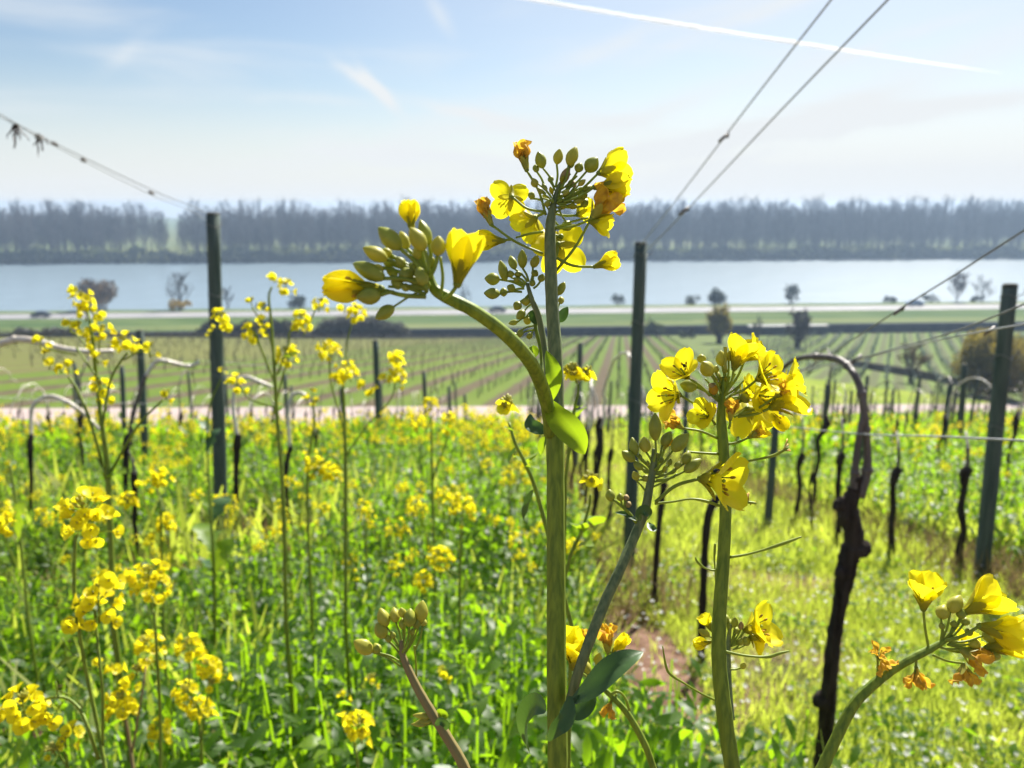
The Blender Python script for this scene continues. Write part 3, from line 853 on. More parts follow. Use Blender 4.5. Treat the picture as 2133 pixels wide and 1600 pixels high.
        V, F, A, mi = clump_np(rng, 2500 + int(L_ * 260), cs, 0.26, LEAF1)
        np_mesh('foliage', V, F, MT['hedgewood'], mi, A).parent = t
        cs2 = [(c[0], c[1] - .1, c[2] * 1.45, c[3] * .72) for c in cs]
        V, F, A, mi = clump_np(rng, 1200 + int(L_ * 110), cs2, 0.2, LEAF1)
        np_mesh('blossom', V, F, mat, mi, A).parent = t
        mb = MB()
        for c in cs[::2]: mb.tube([(c[0], c[1], -.2), (c[0] + pr.uniform(-.3, .3), c[1], c[2]), (c[0] + pr.uniform(-.6, .6), c[1], c[2] * 1.9)], [.1, .07, .03], 4)
        mb.build('stems', MT['trunk'], t, origin=(0, 0, 0))
    hedge(640, 858, 712, 130, 3.6, 41, 'long pale grey blossoming hedge in the field before the railway', T['blossom'])
    hedge(395, 640, 720, 126, 3.0, 42, 'greyer dark hedge beside the tall left post before the railway', T['twig'])
    hedge(0, 200, 735, 118, 1.8, 43, 'low pale hedge at the left edge of the brown field', T['blossom'])
    # big olive willow bush by the path on the right
    p = base_at(2062, 826, 63)
    b = bush('willow_bush', 'big round olive green willow bush beside the path behind the right post', 'bush', p, 5.6, 6.4, T['olive'], 0.19, 20000, 51, lumps=16)
    # cars on the river road
    def car(x, v, Y, label, paint, L_=4.4, left=True):
        c = at_Y(x, v, Y); base = Vector((c.x, Y, LZ + .08))
        t = thing('car', label, 'car', base)
        body = MB()
        pr = [(-2.15, .35), (-2.2, .75), (-2.05, .92), (-1.35, 1.0), (-.75, 1.42), (.75, 1.45), (1.5, 1.0), (2.1, .92), (2.2, .7), (2.15, .35)]
        vs = []
        for yy, k in ((-.85, 1), (-.62, 2), (.62, 2), (.85, 1)):
            pass
        n = len(pr)
        for yy, top in ((-.86, 0), (.86, 0)):
            for (xx, zz) in pr: vs.append((xx, yy * (0.78 if zz > 1.2 else 1), zz))
        fs = [tuple(range(n)), tuple(range(2 * n - 1, n - 1, -1))] + [(i, n + i, n + (i + 1) % n, (i + 1) % n) for i in range(n)]
        body.add(vs, fs); ob = body.build('body', paint, t, origin=(0, 0, 0), smooth=False)
        for s in (-1, 1):
            g_ = MB(); g_.add([(-1.15, s * .86, 1.02), (1.3, s * .86, 1.02), (.72, s * .71, 1.38), (-.72, s * .71, 1.36)], [(0, 1, 2, 3)]); g_.build('side_window', T['glass'], t, origin=(0, 0, 0), smooth=False)
        g_ = MB(); g_.add([(-1.36, -.66, 1.03), (-1.36, .66, 1.03), (-.80, .62, 1.42), (-.80, -.62, 1.42)], [(0, 1, 2, 3)]); g_.build('windscreen', T['glass'], t, origin=(0, 0, 0), smooth=False)
        for s in (-.6, .6):
            g_ = MB(); g_.box((-2.17, s, .72), (.1, .36, .16)); g_.build('headlight', T['lamp'], t, origin=(0, 0, 0))
        for wx in (-1.35, 1.35):
            for s in (-1, 1):
                wm = MB(); wm.tube([(wx, s * .70, .33), (wx, s * .90, .33)], .33, 12); wo = wm.build('wheel', T['tyre'], t, origin=(0, 0, 0))
                rm = MB(); rm.tube([(wx, s * .89, .33), (wx, s * .915, .33)], .2, 10); ro = rm.build('rim', T['rim'], wo, origin=(0, 0, 0))
        t.rotation_euler.z = math.atan(TILT) + (0 if left else math.pi)
        return t
    car(86, 652, 191 - 8, 'dark car driving on the river road at the left edge', T['carpaint'], left=False)
    car(1036, 645, 192, 'dark car on the river road behind the bent flower stalk', T['carpaint'], left=False)
    car(1906, 628, 197 + 7.5, 'small blue car on the river road under the slanting wire', T['carblue'])
    # young vines of the two lower vineyards: countless low lines, each field one mass
    nr = np.random.default_rng(77)
    def vine_mass(name, label, dx, period, urange, yrange, step, h, cond, mat, wpost=0.05):
        pos, hs, kk = [], [], []
        for k in range(int(urange[0] / period), int(urange[1] / period) + 1):
            y = yrange[0]
            while y < yrange[1]:
                u = k * period + nr.normal(0, .06); X = u + dx * y
                if cond(X, y):
                    pos.append((X, y, zgf(X, y) - .05)); hs.append(h * nr.uniform(.7, 1.15) * (1.45 if nr.random() < .16 else 1)); kk.append(nr.random())
                y += step * nr.uniform(.8, 1.2)
        pos = np.array(pos); n = len(pos)
        w_ = wpost
        tv = np.array([(-w_, 0, 0), (w_, 0, 0), (w_ * .7, 0, 1), (-w_ * .7, 0, 1), (0, -w_, 0), (0, w_, 0), (0, w_ * .7, 1), (0, -w_ * .7, 1)], float)
        tf = np.array([(0, 1, 2, 3), (4, 5, 6, 7)])
        R = rot_mats(nr.uniform(0, 6.28, n), nr.normal(0, .05, n), nr.normal(0, .05, n))
        S = np.stack([np.ones(n), np.ones(n), np.array(hs)], -1)
        V, F, a, mi = scatter(tv, tf, pos, R, S)
        # canes bent along the row
        tv2 = np.array([(-.03, 0, .62), (.03, 0, .66), (-.03, .5, .95), (.03, .5, .98), (-.03, 1.0, .55), (.03, 1.0, .58)]); tf2 = np.array([(0, 1, 3, 2), (2, 3, 5, 4)])
        R2 = rot_mats(np.full(n, -math.atan(dx)) + nr.normal(0, .2, n), np.zeros(n), nr.normal(0, .1, n))
        V2, F2, a2, m2 = scatter(tv2, tf2, pos, R2, h * nr.uniform(.6, 1.0, n))
        V, F, a, mi = join_np([(V, F, None, None), (V2, F2, None, None)])
        tag(np_mesh(name, V, F, mat, smooth=False), label, 'vineyard', kind='stuff')
    inf = lambda X, y: y > path_y(X) + PATHW + 2 and y - TILT * X < RQ - 4
    vine_mass('strip_vineyard', 'rows of small vines on brown strips in the green field below the path', 0.142, 2.15, (-25, 10), (34, 145), 1.35, 0.62,
              lambda X, y: inf(X, y) and -26 + .05 * y < X - .142 * y < 9, MT['caned'], 0.03)
    vine_mass('brown_vineyard', 'thin bare vines standing close together in the left brown field', 0.03, 1.6, (-90, 2), (22, 140), 2.2, .75,
              lambda X, y: inf(X, y) and X - .142 * y < -26 + .05 * y and abs(X) < y * .75 + 3, MT['caned'], 0.018)
    vine_mass('terrace_vineyard', 'close posts and vines of the right terraced vineyard below the railway', 0.5, 2.4, (-20, 75), (50, 145), 1.5, 1.3,
              lambda X, y: inf(X, y) and X - .142 * y > 9 and y > 64 - (X - 30) * .55 and X < y * .75, MT['post'], 0.04)

def build_contrail():
    m, N, L = new_mat('contrail_vapour')
    o = N('ShaderNodeOutputMaterial'); v = N('ShaderNodeVolumePrincipled'); v.inputs['Density'].default_value = 0.05
    v.inputs['Color'].default_value = (1, 1, 1, 1); v.inputs['Anisotropy'].default_value = 0.6
    L(v.outputs[0], o.inputs['Volume'])
    rng = random.Random(3); mb = MB()
    A, B = (1030, -14, 9000.0), (2085, 152, 10500.0)
    pts, rad = [], []
    n = 90
    for i in range(n + 1):
        f = i / n
        Z = A[2] + (B[2] - A[2]) * f
        y = A[1] + (B[1] - A[1]) * f + 5 * math.sin(f * 3.1)
        pts.append(P(A[0] + (B[0] - A[0]) * f, y, Z))
        taper = 1.0 if f < .6 else max(0.10, 1 - (f - .6) / .4 * .9)
        rad.append((21 + rng.uniform(-4, 4)) * taper)
    mb.tube(pts, rad, 10)
    tag(mb.build('contrail', m), 'long thin white vapour trail slanting across the upper right sky', 'contrail')

def build_haze():
    m, N, L = new_mat('haze_air')
    o = N('ShaderNodeOutputMaterial'); v = N('ShaderNodeVolumePrincipled'); v.inputs['Density'].default_value = HAZE
    v.inputs['Color'].default_value = (0.50, 0.68, 0.93, 1); v.inputs['Anisotropy'].default_value = 0.25
    L(v.outputs[0], o.inputs['Volume'])
    mb = MB(); mb.box((0, 700, -20.5), (5400, 1520, 49)); ob = mb.build('haze', m, smooth=False)
    tag(ob, kind='stuff'); ob['label'] = 'pale blue spring haze over the river valley'
HAZE = 0.00058
# ------------------------------------------------------------------ posts, wires and vines of the near vineyard
ROWS = [-15.4, -13.2, -11.0, -8.8, -6.6, -4.3, -2.0, 0.62, 2.6, 4.8, 7.0, 9.2, 11.4, 13.6, 15.8, 18.0, 20.2]

def make_post(label, base, top, r, group=None, wires=True):
    t = thing('vineyard_post', label, 'post', base, group)
    base, top = Vector(base), Vector(top)
    mb = MB(); n = 9
    rng = random.Random(int(base.x * 1000) + int(base.y * 77))
    pts = [base + Vector((0, 0, -.25))] + [base.lerp(top, i / n) for i in range(1, n + 1)]
    rad = [r * (1.08 - .12 * i / n + rng.uniform(-.03, .03)) for i in range(n + 1)]
    mb.tube(pts, rad, 14, 0, 0.035, 5)
    mb.build('shaft', [MT['post']], t)
    d = (top - base).normalized()
    mb = MB(); mb.lathe(top - d * .004, top + d * .012, [(0, 1.0), (.5, .97), (1, .78)], r * 1.97, 12)
    mb.build('end_grain', [MT['posttop']], t)
    if wires:
        for k in (0.55, 0.78, 0.97):
            p = base.lerp(top, k)
            mb = MB()
            ring = [p + Vector((math.cos(a) * r * 1.06, math.sin(a) * r * 1.06, .012 * math.sin(a * 2))) for a in np.linspace(0, 2 * math.pi, 13)]
            mb.tube(ring, .0025, 4, cap=False)
            ho = p + Vector((r * 1.0, -.01, 0))
            mb.tube([ho, ho + Vector((.02, -.01, .01)), ho + Vector((.028, -.012, .03)), ho + Vector((.016, -.01, .035))], .0025, 4)
            mb.build('wire_staple', [MT['wiredark']], t)
    return t

NEAR_POSTS = [   # top px, base px, width px at the top, label
    ((444, 447), (463, 1145), 28, 'tall weathered grey post at the left, its splintered top against the far wood'),
    ((1335, 509), (1309, 1192), 27, 'weathered post right of the main rape stalk, holding the two rising wires'),
    ((2104, 596), (2043, 1214), 31, 'thick leaning weathered post at the right edge with wires crossing its top'),
    ((291, 690), (306, 1015), 15, 'grey post left of the tall post, beside the upright bent pale cane'),
    ((254, 765), (262, 965), 10, 'thin grey post just left of the post with the bent pale cane'),
    ((782, 711), (792, 975), 13, 'grey post rising among yellow flowers below the drooping buds'),
    ((883, 776), (889, 935), 9, 'short grey post second in the line right of the flower-hidden post'),
    ((935, 806), (939, 915), 7, 'short grey post third in the line left of the main rape stalk'),
    ((968, 822), (971, 905), 6, 'shortest grey post of the line nearest the main rape stalk'),
    ((710, 808), (714, 915), 7, 'thin post above the path behind pale arched canes'),
    ((1209, 716), (1197, 985), 12, 'dark post directly right of the main rape stalk in front of the striped field'),
    ((1723, 802), (1712, 965), 9, 'grey post below the young vine arch against the bright meadow'),
    ((1804, 807), (1790, 1010), 10, 'grey post seen just right of the old vine cane'),
    ((1616, 890), (1598, 1106), 16, 'dark post standing in the grass left of the old black vine'),
    ((1981, 800), (1960, 990), 10, 'grey post in front of the willow bush, left of the paler one'),
    ((2009, 760), (1997, 965), 12, 'pale grey post in front of the willow bush close to the right edge post'),
    ((1774, 815), (1766, 960), 6, 'thin grey post between the old vine cane and the bright meadow'),
]

def build_posts():
    spots = []
    for (tx, ty), (bx, by), wpx, lab in NEAR_POSTS:
        b = G(bx, by); t = at_Y(tx, ty, b.y)
        Zt = (t - CAM).dot(FW)
        make_post(lab, b, t, wpx * .5 * Zt / FPX, 'wooden posts of the near vine rows', wires=b.y < 8)
        spots.append((b.x, b.y))
    # splinter on the tall left post
    rng = random.Random(8)
    protos = []
    first = None
    for row, X in enumerate(ROWS):
        y = 4.2 + 5.6 * ((row * 0.37) % 1)
        if X > 2: y = 8.8 + 5.0 * ((row * .43) % 1)
        k = 0
        while y < float(path_y(X)) - .5:
            Zc = y
            px = CXP + X * FPX / max(Zc, .1)
            if -60 < px < 2200 and y > 8.0 and all((X - sx) ** 2 + (y - sy) ** 2 > 3.2 for sx, sy in spots):
                h = rng.uniform(1.45, 1.8); z = zgf(X, y)
                if first is None:
                    first = make_post('slim grey post far down the vine rows near the pale path', (X, y, z), (X, y, z + h), .036, 'distant posts of the vine rows', wires=False)
                    h0 = h
                else:
                    c = copy_tree(first); c.location = (X + rng.uniform(-.05, .05), y, z); c.scale = (1, 1, h / h0)
                    c.rotation_euler = (rng.uniform(-.03, .03), rng.uniform(-.035, .035), rng.uniform(0, 6))
            y += 5.2 if X < 2 else 4.4
    # a dense end of rows by the path on the right
    for i in range(9):
        p = G(1932 + i * 7.5, 893 - i * .8)
        c = copy_tree(first); c.location = p; c.scale = (.8, .8, .9 + .1 * (i % 3)); c.rotation_euler = (0, rng.uniform(-.04, .04), i)
        c['label'] = 'slim grey post in the tight cluster of posts beside the pale path on the right'
        c['group'] = 'tight cluster of posts at the right of the path'
    for i in range(12):
        p = G(1560 + i * 26, 893 - i * .5)
        c = copy_tree(first); c.location = p; c.scale = (.7, .7, .62); c.rotation_euler = (0, rng.uniform(-.04, .04), i)
        c['label'] = 'short thin post standing at the row ends along the near edge of the pale path'
        c['group'] = 'short posts along the path edge'

def vine(label, trunk_px, canes, knobs=(), group=None, mats=None, ground=True):
    """an old vine: trunk through (x, y, Z, width), canes each (list, pale?)"""
    b = P(*trunk_px[0][:3]); z = zgf(b.x, b.y)
    t = thing('grape_vine', label, 'vine', (b.x, b.y, z), group)
    c = catmull(trunk_px, 7)
    rng = random.Random(int(trunk_px[0][0]))
    mb = MB()
    pts = [Vector((b.x, b.y, z - .1))] + [P(q[0], q[1], q[2]) for q in c] if ground else [P(q[0], q[1], q[2]) for q in c]
    rad = [q[3] * .5 * q[2] / FPX * rng.uniform(.90, 1.10) for q in c]
    if ground: rad = [rad[0] * 1.1] + rad
    mb.tube(pts, rad, 14, 0, 0.10, 5)
    for (x, y, Z, r) in knobs:
        p = P(x, y, Z); rr = r * Z / FPX
        mb.lathe(p - Vector((rr, rr * .3, rr * .4)), p + Vector((rr, rr * .2, rr * .5)), [(0, .25), (.2, .8), (.5, 1), (.8, .85), (1, .3)], rr * 1.7, 9, 3, .12)
    mb.build('trunk', [MT['bark']], t)
    for pts, m in canes:
        mb = MB(); px_tube(mb, pts, 9, 6)
        cc = catmull(pts, 2)
        for q in cc[2:-1:3]:      # swollen nodes
            p = P(q[0], q[1], q[2]); rr = q[3] * .5 * q[2] / FPX
            mb.lathe(p - Vector((rr * 1.1, 0, rr * .2)), p + Vector((rr * 1.1, 0, rr * .2)), [(0, .7), (.3, 1.15), (.7, 1.15), (1, .7)], rr * 2.1, 8)
        mb.build('cane', [m], t)
    return t

def build_vines():
    C, D = MT['cane'], MT['caned']
    vine('old black gnarled vine close by in the grass, one grey cane arched over',
         [(1700, 1640, 1.90, 32), (1716, 1560, 1.86, 31), (1726, 1450, 1.80, 31), (1738, 1330, 1.75, 29), (1754, 1240, 1.72, 32), (1768, 1165, 1.70, 43), (1780, 1120, 1.69, 38), (1768, 1065, 1.68, 38), (1780, 1020, 1.67, 27), (1788, 992, 1.66, 18)],
         [([(1778, 1030, 1.67, 22), (1781, 985, 1.66, 16), (1786, 930, 1.65, 13), (1795, 880, 1.64, 13), (1800, 850, 1.64, 14)], D),
          ([(1790, 1035, 1.67, 24), (1806, 980, 1.66, 19), (1806, 920, 1.65, 15), (1801, 870, 1.64, 17), (1795, 820, 1.64, 16), (1778, 778, 1.66, 15), (1748, 750, 1.72, 15), (1700, 743, 1.80, 13), (1655, 750, 1.9, 10), (1622, 775, 2.0, 7)], D)],
         [(1716, 1455, 1.81, 24), (1790, 1145, 1.69, 22), (1752, 1050, 1.68, 18), (1758, 1190, 1.70, 20)])
    vine('thin dark vine trunk with a bowed top directly behind the tall rape stalk',
         [(1459, 1395, 2.75, 17), (1462, 1300, 2.7, 16), (1466, 1200, 2.66, 15), (1470, 1120, 2.63, 15), (1478, 1065, 2.6, 17), (1496, 1035, 2.6, 16)], [([(1494, 1040, 2.6, 10), (1515, 1000, 2.6, 8), (1535, 960, 2.7, 7)], D)])
    vine('slender dark vine trunk right of the middle weathered post',
         [(1362, 1258, 3.5, 11), (1366, 1180, 3.45, 11), (1372, 1100, 3.4, 12), (1380, 1030, 3.4, 13), (1384, 1005, 3.4, 15)], [([(1384, 1008, 3.4, 8), (1392, 950, 3.4, 6), (1400, 900, 3.4, 5)], D)])
    for i, (bx, by, tx, ty, wd, lab) in enumerate((
        (1268, 1130, 1271, 935, 9, 'dark vine trunk left of the middle weathered post, nearer one'),
        (1237, 1080, 1241, 930, 8, 'dark vine trunk midway between main rape stalk and middle post'),
        (1208, 1060, 1214, 920, 7, 'dark vine trunk just right of the main rape stalk'),
        (1662, 1095, 1668, 945, 11, 'dark vine trunk in the green strip left of the old black vine'),
        (1744, 1142, 1750, 945, 13, 'dark vine trunk partly hidden behind the old black vine'),
        (1852, 1180, 1866, 975, 15, 'dark vine trunk with club-shaped head right of the old black vine'),
        (1999, 1192, 2010, 975, 17, 'dark vine trunk leaning right beside the thick right edge post'),
        (1692, 1120, 1690, 985, 6, 'thin dark vine stake behind the arched cane in the green strip'),
    )):
        b = G(bx, by); Z = (b - CAM).dot(FW); T_ = at_Y(tx, ty, b.y); Zt = (T_ - CAM).dot(FW)
        pts = [(bx, by, Z, wd * .8)]
        for k in range(1, 5):
            f = k / 5; pts.append((bx + (tx - bx) * f + random.Random(i * 9 + k).uniform(-4, 4), by + (ty - by) * f, Z + (Zt - Z) * f, wd * (.75 + .1 * (k % 2))))
        pts += [(tx, ty + 14, Zt, wd * 1.25), (tx + wd * .5, ty, Zt, wd * 1.1)]
        cn = [([(tx + wd * .3, ty + 4, Zt, wd * .5), (tx + 6, ty - 40, Zt, wd * .38), (tx + 2, ty - 75, Zt + .1, wd * .3)], D)]
        vine(lab, pts, cn)
    # left rows: dark heads, pale sunlit canes bent over
    vine('dark vine at the left edge, its thick pale cane level above the brown field',
         [(-60, 1120, 3.0, 17.7), (-62, 1030, 2.95, 17.7), (-55, 930, 2.9, 20.4)],
         [([(-55, 935, 2.9, 16), (-60, 850, 2.85, 15), (-50, 770, 2.8, 15), (-20, 728, 2.8, 15), (30, 708, 2.8, 15), (80, 712, 2.8, 14), (130, 726, 2.82, 12), (190, 733, 2.85, 11), (237, 731, 2.9, 10)], C)])
    vine('dark headed vine left of the tall rape plant, pale cane arched like a hoop',
         [(64, 1075, 4.2, 6.1), (65, 1000, 4.15, 6.8), (63, 930, 4.1, 11.6), (66, 905, 4.1, 10.2)],
         [([(65, 910, 4.1, 6), (66, 855, 4.1, 8), (82, 833, 4.1, 9), (108, 826, 4.1, 10), (140, 838, 4.1, 9), (175, 862, 4.15, 8), (208, 896, 4.2, 7)], C)])
    vine('dark forked vine by the short posts, its pale cane zigzagging up and level',
         [(262, 1065, 4.6, 8.8), (262, 980, 4.5, 10.9), (264, 925, 4.5, 15.0), (268, 905, 4.5, 11.6)],
         [([(270, 908, 4.5, 9), (278, 860, 4.5, 9), (292, 815, 4.5, 9), (304, 782, 4.5, 9)], D), ([(304, 784, 4.5, 8), (318, 762, 4.5, 9), (334, 751, 4.5, 10), (360, 756, 4.55, 9), (392, 763, 4.6, 9), (415, 756, 4.6, 8)], C)])
    vine('dark vine trunk behind the tall left post with a short pale cane tip',
         [(492, 1060, 4.7, 10.9), (492, 980, 4.65, 10.9), (494, 925, 4.6, 15.0), (497, 905, 4.6, 12.2)],
         [([(495, 910, 4.6, 9), (486, 850, 4.6, 8), (492, 800, 4.6, 8), (512, 786, 4.6, 9), (540, 796, 4.6, 9), (566, 806, 4.65, 8)], C)])
    vine('dark leaning vine stump among the flowers right of the tall left post',
         [(594, 1000, 5.0, 9.5), (598, 960, 5.0, 10.2), (606, 930, 5.0, 9.5)], [([(604, 932, 5.0, 7), (600, 870, 5.0, 7), (606, 830, 5.0, 8), (622, 818, 5.0, 8), (642, 826, 5.0, 7)], C)])
    vine('dark vine stump low in the leaves in front of the short left posts',
         [(280, 1090, 3.6, 8.8), (281, 1030, 3.55, 10.9), (279, 985, 3.5, 13.6)], [([(281, 990, 3.5, 7), (276, 960, 3.5, 5), (268, 940, 3.5, 4)], D)])
    # generic vines down the rows
    rng = random.Random(21)
    protos = []
    for k in range(4):
        t = thing('grape_vine', 'small dark vine down the rows with one pale cane bent over', 'vine', (0, 0, 0), 'vines of the near rows')
        mb = MB(); h = .72
        pts = [Vector((0, 0, -.1))] + [Vector((rng.uniform(-.025, .025), rng.uniform(-.025, .025), h * i / 5)) for i in range(1, 6)] + [Vector((.02, .03, h + .05))]
        mb.tube(pts, [.020, .015, .013, .014, .016, .026, .016], 8, 0, .1, 4); mb.build('trunk', [MT['bark']], t, origin=(0, 0, 0))
        mb = MB()
        s = 1 if k % 2 else -1
        c = [Vector((.02, .03, h)), Vector((.02, .02, h + .2)), Vector((.03, .10, h + .40)), Vector((.05, .28, h + .50)), Vector((.05, .50, h + .42)), Vector((.04, .68, h + .22))]
        cc = catmull([tuple(q) for q in c], 5); mb.tube([Vector((q[0] + rng.uniform(-.01, .01), q[1] * s * rng.uniform(.95, 1.05), q[2])) for q in cc], [.010 - .005 * i / len(cc) for i in range(len(cc))], 6)
        mb.build('cane', [C if k < 3 else D], t, origin=(0, 0, 0))
        protos.append(t)
    used = [False] * 4; n = 0
    for row, X in enumerate(ROWS):
        y = 5.6 + rng.random() if X < 0 else (4.6 if X > 2 else 5.0)
        if X in (2.6,): y = 6.2
        while y < float(path_y(X)) - .6:
            px = CXP + X * FPX / (y + .4)
            if -40 < px < 2180 and n < 230:
                k = rng.randrange(4)
                if not used[k]: t = protos[k]; used[k] = True
                else: t = copy_tree(protos[k])
                t.location = (X + rng.uniform(-.06, .06), y, zgf(X, y)); t.rotation_euler = (0, rng.uniform(-.06, .06), rng.uniform(-.25, .25)); s = rng.uniform(.85, 1.15); t.scale = (s, s, s)
                n += 1
            y += rng.uniform(1.05, 1.35) if y < 20 else 1.9
    for k in range(4):
        if not used[k]:
            for ch in list(protos[k].children): bpy.data.objects.remove(ch)
            bpy.data.objects.remove(protos[k])

def build_wires():
    def wire(label, pts, mm, mat='wire', group='trellis wires'):
        mb = MB(); c = catmull([(*p,) for p in pts], 6)
        mb.tube([P(*q[:3]) for q in c], mm * .0005, 6)
        return tag(mb.build('trellis_wire', [MT[mat]]), label, 'wire', group)
    W = [lambda x: .66 * FPX / (x - CXP)]
    zb = lambda x: min(.66 * FPX / (x - CXP), 4.0)
    wire('left one of two taut wires rising into the sky from the middle post', [(1330, 516, 3.9), (1410, 415, 3.05), (1560, 219, 2.2), (1731, 0, 1.63), (2060, -420, 1.1)], 4.2, 'wire')
    wire('right one of two taut wires rising into the sky from the middle post', [(1340, 530, 3.9), (1455, 412, 2.75), (1640, 216, 1.95), (1849, 0, 1.42), (2300, -465, .95)], 4.2, 'wire')
    wire('slanting grey wire coming in at the right edge and dropping behind the arched cane', [(2280, 388, .92), (2133, 480, 1.02), (1985, 575, 1.18), (1880, 640, 1.36), (1780, 705, 1.62), (1700, 755, 1.9), (1560, 820, 2.7), (1335, 868, 3.95)], 3.0, 'wiredark')
    wire('loose upper wire crossing the top of the right edge post', [(2300, 566, .92), (2133, 634, 1.05), (1990, 690, 1.25), (1860, 727, 1.5), (1780, 749, 1.7), (1600, 782, 2.6), (1335, 836, 3.95)], 3.0, 'wiredark')
    wire('loose lower wire crossing the right edge post to the old vine cane', [(2300, 640, .92), (2133, 675, 1.05), (2050, 690, 1.16), (1930, 714, 1.35), (1780, 751, 1.7), (1650, 778, 2.3)], 2.6, 'wire')
    wire('bright straight wire running level to the right edge at cane height', [(1335, 866, 3.95), (1560, 881, 2.2), (1790, 904, 1.62), (1950, 909, 1.3), (2133, 918, 1.05), (2300, 926, .9)], 3.2, 'wire')
    wire('upper sagging wire from the tall left post to the left edge', [(444, 452, 4.6), (405, 432, 4.3), (330, 402, 3.9), (160, 321, 3.3), (0, 238, 2.95), (-240, 90, 2.4)], 5.0, 'wiredark')
    wire('lower sagging wire from the tall left post to the left edge', [(444, 470, 4.6), (400, 440, 4.3), (320, 408, 3.9), (150, 323, 3.3), (0, 243, 2.95), (-240, 110, 2.4)], 4.0, 'wire')
    wire('thin pale wire strung low between the left vines above the path', [(-60, 824, 3.2), (120, 835, 3.8), (320, 842, 4.5), (455, 848, 4.9), (640, 858, 7.5)], 2.6, 'wire')
    wire('thin pale wire strung behind the level pale cane at the left', [(200, 742, 4.2), (440, 752, 4.8), (640, 775, 7.5)], 2.2, 'wire')
    # dried tendrils on the sagging wire
    def tendril(label, x, y, Z, seed, s):
        rng = random.Random(seed); b = P(x, y, Z)
        t = thing('dried_tendril', label, 'tendril', b)
        mb = MB()
        for k in range(6):
            pts = [(x + rng.uniform(-8, 8), y + rng.uniform(-6, 2), Z)]
            dx, dy = rng.uniform(-9, 9), rng.uniform(4, 12)
            for i in range(4):
                q = pts[-1]; pts.append((q[0] + dx * s + rng.uniform(-3, 3), q[1] + dy * s + rng.uniform(-3, 3), Z + rng.uniform(-.02, .02))); dx *= .7
            px_tube(mb, [(*q, 4.5 - i * .7) for i, q in enumerate(pts)], 5, 3)
        mb.build('strand', [MT['caned']], t)
        mb = MB(); p = P(x, y - 3, Z); mb.lathe(p - Vector((.012, 0, .004)), p + Vector((.012, 0, .004)), [(0, .4), (.3, 1), (.7, 1), (1, .4)], .018, 8); mb.build('knot', [MT['bark']], t)
    tendril('dry curled tendril with the longest hanging end on the sagging left wire', 32, 266, 3.0, 1, 1.2)
    tendril('dry curled tendril on the sagging left wire, right of the longest one', 78, 286, 3.15, 2, .8)
    for i, (x, y, lab) in enumerate(((114, 300, 'small dark knot on the sagging left wire beside the tendrils'), (174, 334, 'small dark wire knot alone below the tendrils'), (315, 402, 'pale knot on the sagging wire near the far wood'))):
        p = P(x, y, 3.3 + .3 * i); mb = MB(); mb.lathe(p - Vector((.014, 0, -.006)), p + Vector((.014, 0, -.006)), [(0, .4), (.25, 1), (.75, .9), (1, .35)], .02, 8)
        tag(mb.build('wire_knot', [MT['caned']]), lab, 'knot')
    for (x, y, Z, lab) in ((1507, 287, 2.4, 'dark clip on the upper rising wire'), (1424, 440, 2.9, 'dark clip on the lower rising wire in front of the far wood'), (2060, 690, 1.15, 'dark clip on the loose wire at the right edge post'), (1783, 748, 1.69, 'pale clip where the loose wires meet near the old vine cane'), (1872, 648, 1.38, 'dark clip on the slanting grey wire over the road')):
        p = P(x, y, Z); mb = MB(); r = .0022 * Z
        mb.tube([p + Vector((-.006, 0, -.005)) * Z, p, p + Vector((.006, 0, .005)) * Z, p + Vector((.006, .003, .0)) * Z], [r * .7, r, r, r * .6], 6)
        tag(mb.build('wire_clip', [MT['caned']]), lab, 'clip')

